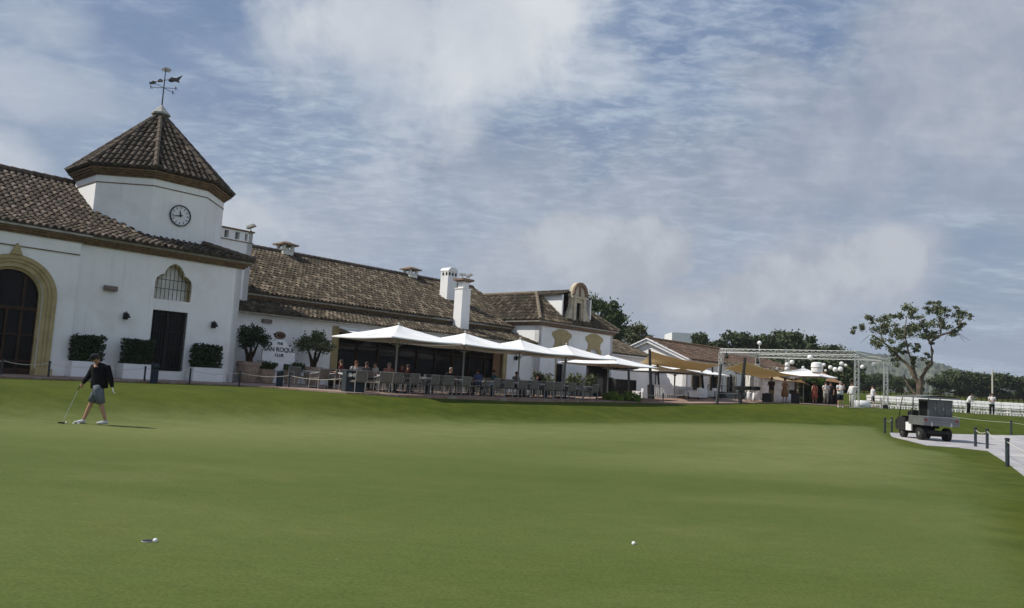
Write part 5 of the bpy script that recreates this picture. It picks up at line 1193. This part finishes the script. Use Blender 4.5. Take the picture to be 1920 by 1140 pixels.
# stone low wall
sw0 = gat(1192, 47.0); sw1 = gat(1272, 51.5)
m = MB(); d = sw1-sw0; d[2] = 0; L_ = np.linalg.norm(d); d /= L_; nrm = A_((-d[1], d[0], 0))
m.add([sw0+d*a+nrm*b_+A_((0, 0, z)) for z in (-.3, .22) for a, b_ in ((0, 0), (L_, 0), (L_, .35), (0, .35))], [(0, 1, 2, 3), (4, 7, 6, 5), (0, 4, 5, 1), (1, 5, 6, 2), (2, 6, 7, 3), (3, 7, 4, 0)])
o = m.build('low_wall', 'brick_pale'); tag(o, 'low brownish stone kerb wall below the lounge terrace', 'low wall')
# ================================================================== SHADE SAILS AND THEIR POLES
def spole(p_top, dep0, px1, dep1, r, label, foot=False):
    a = at(p_top[0], p_top[1], dep0); b = gat(px1, dep1); m = MB(); m.tube([b, b+(a-b)*.5, a], [r, r, r*.85], 8)
    if foot: m.tube([b, b+(a-b)*.32], [r*2.3, r*2.2], 8)
    o = m.build('sail_pole', 'darkmetal'); tag(o, label, 'pole', 'black leaning poles of the shade sails')
spole((1218, 655), 50.5, 1221, 50, .10, 'thickest black sail pole, with a fat black base, tip of the left sail', True)
spole((1178, 676), 53, 1180, 53, .085, 'short black sail pole left of the fat based one'); spole((1232, 672), 56, 1237, 56, .07, 'thin black sail pole just right of the fat based one')
spole((1315, 688), 57, 1320, 57, .085, 'black sail pole under the low middle of the left sail, left one'); spole((1335, 685), 59, 1341, 59, .085, 'black sail pole under the low middle of the left sail, right one')
spole((1352, 683), 50.5, 1344, 49.5, .10, 'black sail pole leaning at the meeting corner of both sails'); spole((1397, 671), 51, 1388, 50.5, .105, 'tall leaning black pole at the peak of the right sail'); spole((1370, 702), 58, 1372, 58, .08, 'short black pole behind the right sail')
def sail(C_, label, mat='canvas_tan', curve=.08, sag=.14):
    r_ = MB(); n = 14; P_ = [A_(c) for c in C_]; cen = sum(P_)/4; vs = []
    for j in range(n+1):
        for i in range(n+1):
            u, v = i/n, j/n
            # pull the edges in (catenary cut)
            uu = u+curve*(.5-u)*2*(v*(1-v))*2*abs(2*u-1)**1.0; vv = v+curve*(.5-v)*2*(u*(1-u))*2*abs(2*v-1)**1.0
            vs.append(P_[0]*(1-uu)*(1-vv)+P_[1]*uu*(1-vv)+P_[2]*uu*vv+P_[3]*(1-uu)*vv-A_((0, 0, sag*(u*(1-u)*4)*(1-v*v*.6))))
    fs = [(j*(n+1)+i, j*(n+1)+i+1, (j+1)*(n+1)+i+1, (j+1)*(n+1)+i) for j in range(n) for i in range(n)]
    r_.add(vs, fs); r_.add([v-A_((0, 0, .012)) for v in vs], [tuple(reversed(f)) for f in fs]); o = r_.build('shade_sail', mat, smooth=True, recalc=False); tag(o, label, 'shade sail'); return o
sail([at(1218, 657, 50.5), at(1353, 684, 50.5), at(1320, 696, 56), at(1200, 680, 57)], 'olive tan shade sail stretched from the fat based pole, the left one')
sail([at(1397, 677, 51), at(1500, 704, 53), at(1432, 709, 56), at(1356, 690, 50.5)], 'golden tan shade sail rising to the tall leaning pole, the right one')
sail([at(1440, 708, 58), at(1502, 712, 57), at(1520, 722, 62), at(1455, 700, 64)], 'small faded tan canopy behind the standing people')
# white lounge parasols
def lparasol(px, py, dep, half, label, zt=None, rz=BROT, k=None):
    o = copy_tree(um); g = gat(px, dep); tz = at(px, py, dep)[2]; kz = (tz-g[2])/3.05; put(o, g, rz, label, scale=(half/2.1, half/2.1, kz), group='white parasols of the lounge terrace')
lparasol(1228, 683, 57, 3.0, 'white parasol of the lounge terrace, in front of the white gable'); lparasol(1264, 685, 58, 3.0, 'white parasol just right of the white gable centre'); lparasol(1314, 690, 62, 1.7, 'small white parasol left of the two middle sail poles')
lparasol(1506, 690, 62, 2.0, 'flat white parasol below the large paper lantern')
# lounge sofas, slatted fence
def make_sofa():
    r_ = empty('outdoor_sofa'); m = MB(); m.box(-.8, .8, -.38, .38, .14, .30); m.build('frame', 'white', r_)
    m = MB(); m.box(-.76, -.01, -.34, .36, .30, .44); m.box(.01, .76, -.34, .36, .30, .44); m.build('seat_cushion', 'whitecloth', r_)
    m = MB(); m.box(-.78, .78, -.40, -.24, .30, .78); m.build('back_cushion', 'whitecloth', r_)
    for sx in (-1, 1):
        m = MB(); m.box(sx*.8-.05, sx*.8+.05, -.38, .38, .14, .58); m.build('arm', 'white', r_)
        for sy in (-1, 1): m = MB(); m.box(sx*.74-.03, sx*.74+.03, sy*.32-.03, sy*.32+.03, 0, .14); m.build('foot', 'darkmetal', r_)
    return tag(r_, cat='sofa', group='pale outdoor sofas of the lounge terrace')
sf = make_sofa()
for i, (px, dep, rz, lab) in enumerate([(1205, 52, 0, 'pale outdoor sofa left of the fat based pole'), (1283, 56, PI, 'pale outdoor sofa behind the first thin post group'), (1308, 54, 0, 'pale outdoor sofa with back to the lawn, in front'), (1336, 56.5, 0, 'pale outdoor sofa right beside the leaning corner pole'), (1296, 60, PI, 'pale outdoor sofa deepest under the left sail'), (1326, 61, PI, 'pale outdoor sofa deepest beneath the sail meeting corner')]):
    o = sf if i == 0 else copy_tree(sf); put(o, gat(px, dep), BROT+rz+.1, lab)
r_ = empty('slatted_screen', gat(1247, 54), 'white slatted screen with top rail right of the fat based pole', 'fence', rz=BROT-.5); WL[r_.name] = (0, 0, 0)
m = MB(); 
for i in range(15): m.box(-.95+i*.135-.025, -.95+i*.135+.025, -.015, .015, .08, .86)
m.build('slats', 'white', r_); m = MB(); m.box(-1.0, 1.0, -.03, .03, .86, .93); m.build('top_rail', 'white', r_); m = MB(); m.box(-1.0, 1.0, -.02, .02, .04, .10); m.build('bottom_rail', 'white', r_)
# dark railing panels, stools, arches
r_ = empty('lounge_railing', gat(1368, 55.5), 'dark mesh railing in front of the metal arches', 'railing', rz=-.55); WL[r_.name] = (0, 0, 0)
for i in range(4): m = MB(); m.box(-1.6+i*1.0-.02, -1.6+i*1.0+.02, -.02, .02, 0, 1.0); m.build('upright', 'darkmetal', r_)
m = MB(); m.box(-1.6, 1.4, -.015, .015, .96, 1.0); m.box(-1.6, 1.4, -.004, .004, .1, .55); m.build('infill', 'post', r_)
def make_arch():
    r_ = empty('metal_arch'); m = MB()
    for a in (-.42, .42, -.30, .30): hw_ = abs(a)
    for hw_ in (.45, .30): m.tube([(-hw_, 0, 0), (-hw_, 0, 1.6)]+[(-hw_*math.cos(PI*i/10), 0, 1.6+hw_*1.4*math.sin(PI*i/10)) for i in range(1, 10)]+[(hw_, 0, 1.6), (hw_, 0, 0)], .022, 6)
    m.tube([(0, 0, 0), (0, 0, 2.2)], .018, 6); m.build('hoops', 'greymetal', r_); return tag(r_, cat='arch', group='grey metal arches by the truss')
ar = make_arch()
for i, (px, lab) in enumerate([(1366, 'grey metal arch, leftmost of three standing before the pale wall'), (1390, 'grey metal arch, middle of three standing before the pale wall'), (1413, 'grey metal arch, rightmost of three standing before the pale wall')]):
    o = ar if i == 0 else copy_tree(ar); put(o, gat(px, 58), -.5, lab)
def make_stool():
    r_ = empty('high_table'); m = MB(); m.lathe([(.06, .75), (.36, .80), (.38, 1.02), (.34, 1.04)], n=12); m.build('top', 'rubber', r_)
    m = MB(); m.tube([(0, 0, .02), (0, 0, .78)], .03, 7); m.lathe([(.24, 0), (.22, .03)], n=12); m.build('stem', 'darkmetal', r_); return tag(r_, cat='high table', group='black high tables near the truss')
st = make_stool()
for i, (px, dep, lab) in enumerate([(1385, 52.5, 'black high table directly right of the tall leaning pole'), (1399, 53, 'black high table second from the tall leaning pole'), (1415, 53.5, 'black high table beside the large black speaker')]):
    o = st if i == 0 else copy_tree(st); put(o, gat(px, dep), 0, lab)
for i, (px, dep, w_, h, lab) in enumerate([(1404, 54, .42, .62, 'small white draped cube between the black high tables'), (1416, 54.4, .40, .60, 'small white draped cube left of the large black speaker'), (1458, 54.5, .9, .62, 'white draped block between the two brown dressed people'), (1478, 54.8, .7, .66, 'white draped block right of the person in brown'), (1613, 56, 1.4, .5, 'low grey white draped heap inside the right truss bay')]):
    g = gat(px, dep); m = MB(); n = 16
    pr = [(1.08, 0), (1.02, h*.5), (.97, h*.92), (.8, h), (.0, h+.01)]
    m.lathe([(w_/2*a, z) for a, z in pr[:-1]], g, n, sx=1, sy=.8); o = m.build('draped_cube', 'whitecloth', smooth=True); tag(o, lab, 'draped stool', 'white draped blocks near the truss')
def pa_speaker(px, dep, w_, h, lab):
    g = gat(px, dep); r_ = empty('loudspeaker', g, lab, 'speaker', rz=-.4); WL[r_.name] = (0, 0, 0)
    m = MB(); m.box(-w_/2, w_/2, -.25, .25, 0, h); m.build('cabinet', 'rubber', r_)
    for z in (h*.3, h*.72): m = MB(); m.lathe([(w_*.3, 0), (w_*.34, .02)], (0, 0, 0), 16); m.v = [(x, -.25-zz, z+y) for x, y, zz in m.v]; m.build('driver', 'darkmetal', r_)
pa_speaker(1438, 52.5, .62, .62, 'large black loudspeaker on the ground left of the standing people'); pa_speaker(1491, 53.5, .55, .74, 'black loudspeaker on the ground right of the person in brown'); pa_speaker(1660, 56.5, .34, .26, 'small black box on the grass at the right truss foot')
# ================================================================== TRUSS
TRU = empty('stage_truss', gat(1606, 52), 'large aluminium box truss frame standing on the lawn', 'truss')
PD = -LL  # towards the camera side
def tbeam(a, b, name, sz=.26, vertical=False, parent=TRU, bay=.42):
    a, b = A_(a, float), A_(b, float); t = b-a; L_ = np.linalg.norm(t); t /= L_
    u = A_((0, 0, 1.0)) if not vertical else D1; v = np.cross(t, u); v /= np.linalg.norm(v); u = np.cross(v, t)
    m = MB(); c = [a+u*i*sz/2+v*j*sz/2 for i, j in ((-1, -1), (1, -1), (1, 1), (-1, 1))]
    for q in c: m.tube([q, q+t*L_], .021, 6)
    n = int(L_/bay)
    for k in range(n+1):
        for i in range(4):
            p0 = c[i]+t*L_*k/max(n, 1); p1 = c[(i+1) % 4]+t*L_*k/max(n, 1); m.tube([p0, p1], .012, 4, False)
            if k < n: m.tube([p0, c[(i+1) % 4]+t*L_*(k+1)/n], .012, 4, False)
    return m.build(name, 'alu', parent)
gA = gat(1606, 52); TZ = 4.80
base = A_((gA[0], gA[1], 0)); bd = D1*6.6; sdv = -PD  # to the left = +LL
sd_ = LL*9.9
posts = {'A': base, 'B': base+bd, 'E': base+sd_, 'F': base+sd_+bd, 'M': base+bd+LL*7.4}
for k, q in posts.items():
    z = float(H(q[0], q[1])); zt = TZ-.15
    tbeam((q[0], q[1], z+.05), (q[0], q[1], zt), 'post', vertical=True)
    m = MB(); m.cbox((q[0], q[1], z+.025), (.7, .7, .05)); m.build('base_plate', 'steel', TRU)
def z3(q, z): return A_((q[0], q[1], z))
for a, b in (('A', 'B'), ('A', 'E'), ('B', 'F'), ('E', 'F')): tbeam(z3(posts[a], TZ), z3(posts[b], TZ), 'beam')
o = None
# paper lanterns hung on wires inside the truss
wires = []
def lantern(px, py, dep, r, lab, big=False):
    r *= .78; c = at(px, py, dep); r_ = empty('paper_lantern', c, lab, 'lantern', 'white paper lanterns hanging from the truss')
    m = MB(); sphere(m, c, r, 16, 10)
    for k in range(7): z = -.8+k*.27; rr = r*math.sqrt(max(0, 1-z*z))+.004; m.lathe([(rr, z*r-.004), (rr, z*r+.004)], c, 16)
    m.build('shade', 'glow', r_, smooth=True)
    m = MB(); m.tube([c+A_((0, 0, r)), A_((c[0], c[1], 4.66))], .006, 4); m.build('cord', 'darkmetal', r_)
LN = [(1476, 684, .22, 'on the far left'), (1475, 692, .20, 'lowest on the far left'), (1485, 679, .22, 'second from the left'), (1457, 691, .12, 'small one left of the double lanterns'), (1506, 689, .14, 'small one above the flat parasol'), (1519, 670, .25, 'brightest, touching the lower beam'), (1545, 684, .16, 'small one just right of the drum'), (1557, 689, .20, 'third right of the drum'), (1548, 695, .13, 'small low one right of the drum'), (1566, 693, .23, 'low one left of the right pair'), (1576, 692, .24, 'low one of the right pair'), (1578, 682, .21, 'upper one of the right pair'), (1586, 685, .14, 'small one rightmost of the cluster'), (1617, 688, .20, 'between the two right posts, lower'), (1638, 683, .19, 'between the two right posts, upper')]
for i, (px, py, r, t) in enumerate(LN): lantern(px, py, 56.5+(i % 3)*.7, r, 'round white paper lantern, %s' % t)
c = at(1532, 690, 57.5); r_ = empty('drum_lamp', c, 'large white drum shaped hanging lamp in the truss', 'lamp')
m = MB(); m.lathe([(.25, .42), (.40, .36), (.44, .05), (.42, .03)], c, 20); m.build('upper_drum', 'glow', r_); m = MB(); m.lathe([(.42, -.0), (.40, -.3), (.28, -.42), (.1, -.43)], c, 20); m.build('lower_drum', 'glow', r_)
m = MB(); m.tube([c+A_((0, 0, .4)), A_((c[0], c[1], 4.66))], .008, 4); m.build('cord', 'darkmetal', r_)
c = at(1424, 643, 63); m = MB(); sphere(m, c, .17, 14, 9); m.tube([c, A_((c[0], c[1], 4.9))], .02, 6); o = m.build('mast_globe', 'glow', smooth=True); tag(o, 'small white globe on a mast above the left part of the truss', 'lamp')
for i, (px, py, dep, lab) in enumerate([(1362, 666, 57.6, 'black spotlight hanging at the left end of the truss beam'), (1420, 676, 62, 'black spotlight hanging near the truss middle post')]):
    c = at(px, py, dep); r_ = empty('spotlight', c, lab, 'spotlight'); m = MB(); m.tube([c+A_((0, .1, .12)), c+A_((0, -.15, -.18))], [.10, .14], 10); m.build('housing', 'rubber', r_); m = MB(); m.tube([c+A_((0, 0, .05)), A_((c[0], c[1], 4.75))], .02, 5); m.build('clamp', 'darkmetal', r_)
# dark pavilion with climbing greenery
g0 = gat(1538, 66); pv = empty('dark_pavilion', g0, 'dark open pavilion with brown roof behind the standing people', 'pavilion')
x0, x1 = at(1506, 740, 66)[0], at(1572, 740, 66)[0]
m = MB(); m.box(x0, x1, 68.6, 68.8, .9, 3.3); m.box(x0, x0+.2, 66, 68.8, .9, 3.3); m.box(x1-.2, x1, 66, 68.8, .9, 3.3); m.build('wall', 'wood', pv)
m = MB(); zt = at(1540, 700, 66)[2]; m.add([(x0+.8, 65.6, 3.2), (x1+.2, 65.6, 3.0), (x1+.2, 69, 3.0), (x0+.8, 69, 3.2), ((x0+x1)/2+.4, 66.8, zt+.2), ((x0+x1)/2+.6, 67.8, zt+.2)], [(0, 1, 4), (1, 2, 5, 4), (2, 3, 5), (3, 0, 4, 5), (0, 3, 2, 1)]); m.build('roof', 'wood_mid', pv)
def hedge_block(name, px0, px1, dep, z0, z1, mat, lab, seed, size=.2, n=60):
    a, b = gat(px0, dep), gat(px1, dep); rnd = np.random.default_rng(seed); m = MB()
    for i in range(n):
        t = rnd.random(); q = a+(b-a)*t; q[1] += rnd.uniform(-.3, .3); q[2] += z0+(z1-z0)*rnd.random(); leafquads(m, q, (.32, .32, .26), 60, size, rnd, shell=.1)
    o = m.build(name, mat, recalc=False); return tag(o, lab, 'hedge')
hedge_block('climbing_plant', 1505, 1545, 65, 1.75, 2.25, 'leaf_bright', 'bright green climbing plant along the pavilion eave', 4, .2, 34)
hedge_block('tall_hedge', 1500, 1522, 64.5, .1, 1.9, 'leaf_dark', 'dark clipped hedge left of the pavilion opening', 5, .2, 44)
# standing people
def stander(px, dep, rz, label, pose=STAND, **k): return person(label, gat(px, dep), rz, pose, **k)
ARMF = dict(STAND, ell=(-.25, .06, 1.13), elr=(.25, .06, 1.13), wrl=(-.10, .26, 1.18), wrr=(.10, .26, 1.18))
PHONE = dict(STAND, ell=(-.26, .12, 1.20), elr=(.25, .04, 1.13), wrl=(-.10, .28, 1.42), wrr=(.12, .24, 1.16))
WALK = dict(STAND, knl=(-.10, .20, .52), anl=(-.10, .36, .10), knr=(.10, -.10, .50), anr=(.10, -.42, .16), wrl=(-.26, -.18, .93), wrr=(.26, .24, .98), ell=(-.25, -.14, 1.13), elr=(.25, .04, 1.13))
ARMOUT = dict(STAND, ell=(-.42, .10, 1.38), wrl=(-.66, .18, 1.44), elr=(.26, .03, 1.14), wrr=(.28, .12, .92))
BEND = dict(STAND, spi=(0, .06, 1.12), che=(0, .16, 1.31), nek=(0, .25, 1.42), hd=(0, .32, 1.50), top=(0, .35, 1.59), shl=(-.17, .18, 1.35), shr=(.17, .18, 1.35), ell=(-.36, .24, 1.18), elr=(.26, .30, 1.1), wrl=(-.30, .44, 1.26), wrr=(.16, .46, 1.02))
stander(1446, 53, .3, 'standing person in dark top and khaki trousers beside the black speaker', ARMF, top='tdark', topc=(.035, .02, .018), botc=(.22, .15, .08))
stander(1471, 53, PI+.2, 'standing person in brown tunic with bare legs, arms folded', ARMF, dress=(.22, .11, .05), hair='hair', sleeve=.5, bulk=1.1)
stander(1527, 60, .2, 'standing woman in a coral skirt before the dark pavilion', STAND, top='ttan', topc=(.30, .22, .2), dress=(.34, .10, .07), longhair=True)
stander(1548, 58, PI, 'standing person in white top and pale trousers before the pavilion', ARMF, top='twh', topc=(.6, .6, .58), botc=(.28, .27, .22), skin='skin_pale')
stander(1557, 58.5, 2.4, 'standing person all in black beside the one in white top', STAND, top='tblk', topc=(.02, .02, .025), botc=(.02, .02, .025))
stander(1575, 50.5, PI+.1, 'standing man in white shirt and navy shorts using his phone', PHONE, top='twh2', topc=(.72, .72, .72), botc=(.02, .025, .04), legs=.6, skin='skin_pale', hair='hair_grey', sleeve=.5, bulk=1.08, shoe=(.5, .5, .5))
stander(1597, 54.5, 1.9, 'person in white shirt and pale trousers reaching out left of the front truss post', ARMOUT, top='twh2', topc=(.72, .72, .72), botc=(.5, .5, .46), sleeve=1)
stander(1636, 62, 1.4, 'person in white top and black shorts striding between the right truss posts', WALK, top='twh2', topc=(.72, .72, .72), botc=(.02, .02, .025), legs=.5, skin='skin_pale')
stander(1816, 56.2, PI+.5, 'waiter in white shirt and black trousers leaning over the white chairs', BEND, top='twh2', topc=(.72, .72, .72), botc=(.015, .015, .018), sleeve=1, sc=.88)
stander(1860, 54.6, PI-.4, 'waiter in white shirt and black trousers beside the tall pale pole', ARMF, top='twh2', topc=(.72, .72, .72), botc=(.015, .015, .018), sleeve=.5, sc=.88)
# ================================================================== CEREMONY CHAIRS
def folding_chair():
    m = MB(); m.box(-.21, .21, -.20, .21, .43, .47)
    for sx in (-1, 1):
        m.tube([(sx*.215, .20, 0), (sx*.215, -.23, .90)], .018, 5); m.tube([(sx*.19, -.22, 0), (sx*.19, .17, .45)], .016, 5)
    m.box(-.17, .17, -.245, -.205, .54, .72); m.add([(x*.19, -.26+.035*d_, z) for d_ in (0, 1) for x, z in ((-1, .77), (1, .77), (1, .90), (.7, .96), (-.7, .96), (-1, .90))], [(0, 1, 2, 3, 4, 5), (11, 10, 9, 8, 7, 6)]+[(i, i+6, (i+1) % 6+6, (i+1) % 6) for i in range(6)]); m.box(-.2, .2, .10, .13, .12, .17); m.box(-.2, .2, -.10, -.07, .20, .25)
    return m.build('folding_chair', 'white', loc=(0, 0, 0))
fc0 = folding_chair(); n_f = 0; o0 = A_((29.0, 61.6, 0)); pd = -LL
for r in range(7):
    for i in range(22):
        if random.random() < .10: continue
        q = o0+pd*(i*.60+(.9 if i > 9 else 0)+random.uniform(-.05, .05)+.08*r)+D1*(r*1.0+random.uniform(-.07, .07))
        o = fc0 if n_f == 0 else fc0.copy()
        if n_f: col.objects.link(o)
        n_f += 1; o.location = (q[0], q[1], float(H(q[0], q[1]))); o.rotation_euler = (0, 0, BROT-PI/2+PI*0+random.uniform(-.06, .06))
        tag(o, 'white folding chair, %s from the left in the %s row from the lawn' % (ORD[i], ORD[r]), 'folding chair', 'white folding chairs in rows beyond the cart')
# flagless pole
g = gat(1861, 66); m = MB(); m.tube([g, A_((g[0], g[1], at(1861, 693, 66)[2]))], [.07, .055], 8); o = m.build('tall_pole', 'rope'); tag(o, 'tall pale wooden pole beside the white chairs on the right', 'pole')
# far fence line
m = MB(); a, b = gat(1600, 92), gat(1990, 92)
for i in range(40): q = a+(b-a)*i/39; q[2] = H(q[0], q[1]); m.tube([q, q+A_((0, 0, .7))], .05, 5)
for z in (.35, .65):
    for i in range(39): q = a+(b-a)*i/39; r2 = a+(b-a)*(i+1)/39; m.tube([A_((q[0], q[1], H(q[0], q[1])+z)), A_((r2[0], r2[1], H(r2[0], r2[1])+z))], .035, 5)
o = m.build('rail_fence', 'wood'); tag(o, 'low dark rail fence beyond the white chairs', 'fence')
# ================================================================== UTILITY CART
rear = (G(1728, 824)+G(1775, 830))/2
ct = empty('utility_cart', rear, 'grey utility cart with canopy and tall rear cabinet parked on the path', 'utility cart', rz=0); WL[ct.name] = (0, 0, 0)
def wheel(x, y, r, w_):
    m = MB(); m.lathe([(r*.55, -w_/2), (r*.92, -w_/2), (r, -w_*.32), (r, w_*.32), (r*.92, w_/2), (r*.55, w_/2)], n=22); m.v = [(x+c_, y+a, r+b) for a, b, c_ in m.v]; o = m.build('wheel', 'rubber', ct, smooth=False)
    m = MB(); m.lathe([(r*.2, -w_/2-.01), (r*.55, -w_/2+.02), (r*.55, w_/2-.02), (r*.2, w_/2+.01)], n=16); m.v = [(x+c_, y+a, r+b) for a, b, c_ in m.v]; m.build('rim', 'cartgrey', o) if False else m.build('rim', 'cartgrey', ct)
for x in (-.55, .55): wheel(x, 0, .29, .22)
for x in (-.52, .52): wheel(x, 1.75, .27, .2)
m = MB(); m.box(-.45, .45, -.45, 2.1, .32, .44); m.box(-.3, .3, -.2, .2, .2, .34); m.tube([(-.5, 0, .29), (.5, 0, .29)], .05, 8); m.tube([(-.5, 1.75, .27), (.5, 1.75, .27)], .04, 8); m.build('chassis', 'rubber', ct)
m = MB(); m.box(-.76, .76, -.62, .70, .66, .70); m.box(-.78, -.74, -.62, .70, .66, 1.02); m.box(.74, .78, -.62, .70, .66, 1.02); m.box(-.74, .74, .66, .70, .70, 1.02); m.build('cargo_bed', 'cartgrey', ct)
m = MB(); m.box(-.77, .77, -.66, -.62, .66, 1.02); m.build('tailgate', 'cartpanel', ct)
m = MB(); m.box(-.79, .79, -.67, -.61, 1.02, 1.04); m.build('tailgate_rim', 'steel', ct)
m = MB(); m.box(-.79, -.73, -.61, .70, 1.02, 1.04); m.build('side_rim', 'steel', ct)
for z in (.78, .90): m = MB(); m.box(-.74, .74, -.668, -.662, z, z+.012); m.build('tailgate_rib', 'cartgrey', ct)
for x in (-.66, .66): m = MB(); m.box(x-.05, x+.05, -.685, -.66, .86, .93); m.build('tail_lamp', 'lamp_red', ct)
for x in (-.42, .42): m = MB(); m.box(x-.03, x+.03, -.685, -.66, .64, .80); m.build('latch', 'steel', ct)
m = MB(); m.box(-.40, .66, -.30, .56, 1.02, 1.76); cb = m.build('cabinet', 'cartpanel', ct)
for i in range(3): x = -.375+i*.35; m = MB(); m.box(x, x+.32, -.325, -.30, .99+.06, 1.73); d_ = m.build('cabinet_door', 'cartgrey', ct); m = MB(); m.box(x+.27, x+.29, -.345, -.325, 1.32, 1.44); m.build('door_handle', 'steel', d_)
m = MB(); m.box(-.415, -.39, -.26, .50, 1.06, 1.68); m.build('side_panel', 'glass_dull', ct)
m = MB(); m.box(-.62, .62, .78, 1.22, .50, .82); m.box(-.62, .62, .74, .84, .82, 1.25); m.build('seat', 'rubber', ct)
m = MB(); m.box(-.60, .60, 2.0, 2.45, .36, .80); m.add([(-.60, 1.75, .98), (.60, 1.75, .98), (.60, 2.45, .78), (-.60, 2.45, .78), (-.60, 1.75, .60), (.60, 1.75, .60), (.60, 2.45, .60), (-.60, 2.45, .60)], [(0, 1, 2, 3), (4, 7, 6, 5), (0, 4, 5, 1), (1, 5, 6, 2), (2, 6, 7, 3), (3, 7, 4, 0)]); m.box(-.68, -.60, 1.3, 2.1, .34, .92); m.box(.60, .68, 1.3, 2.1, .34, .92); m.build('front_cowl', 'rubber', ct)
m = MB(); m.box(-.66, -.60, .74, 1.26, .36, .72); m.build('side_skirt', 'white', ct)
m = MB(); m.lathe([(.17, -.015), (.19, 0), (.17, .015)], (0, 0, 0), 16); m.v = [(-.3+a, 1.5+b*.5-c_*.8, 1.06+b*.8+c_*.5) for a, b, c_ in m.v]; m.build('steering_wheel', 'darkmetal', ct)
for x in (-.60, .60):
    m = MB(); m.tube([(x, 2.1, .85), (x, 1.72, 1.84)], .022, 6); m.build('canopy_post', 'darkmetal', ct); m = MB(); m.tube([(x, .74, .7), (x, .66, 1.84)], .022, 6); m.build('canopy_post', 'darkmetal', ct)
m = MB(); n = 8
vs = [(x, y, 1.87+.06*(1-(x/.80)**2)+.02*(1-((y-.7)/1.3)**2)) for y in np.linspace(-.62, 2.0, n) for x in np.linspace(-.80, .80, n)]
m.add(vs, [(j*n+i, j*n+i+1, (j+1)*n+i+1, (j+1)*n+i) for j in range(n-1) for i in range(n-1)]); m.add([(x, y, z-.05) for x, y, z in vs], [(j*n+i, (j+1)*n+i, (j+1)*n+i+1, j*n+i+1) for j in range(n-1) for i in range(n-1)])
m.box(-.80, .80, -.66, -.60, 1.80, 1.88); m.box(-.83, -.79, -.62, 2.0, 1.81, 1.88); m.box(.79, .83, -.62, 2.0, 1.81, 1.88); m.build('canopy', 'cartgrey', ct)
ct.rotation_euler = (0, 0, R(-3)); ct.scale = (1.02, 1.02, 1.06)
# ================================================================== AIR
m = MB(); m.box(-1750, 1750, -500, 1750, -2, 125); hz_ = m.build('haze', 'white', loc=(0, 0, 0)); tag(hz_, kind='stuff')
hm = bpy.data.materials.new('haze'); hm.use_nodes = True; t = hm.node_tree; t.nodes.clear(); pv_ = t.nodes.new('ShaderNodeVolumePrincipled'); out = t.nodes.new('ShaderNodeOutputMaterial')
pv_.inputs['Color'].default_value = (.90, .93, .97, 1); pv_.inputs['Density'].default_value = .00022; pv_.inputs['Anisotropy'].default_value = .2; t.links.new(pv_.outputs[0], out.inputs['Volume'])
hz_.data.materials.clear(); hz_.data.materials.append(hm)
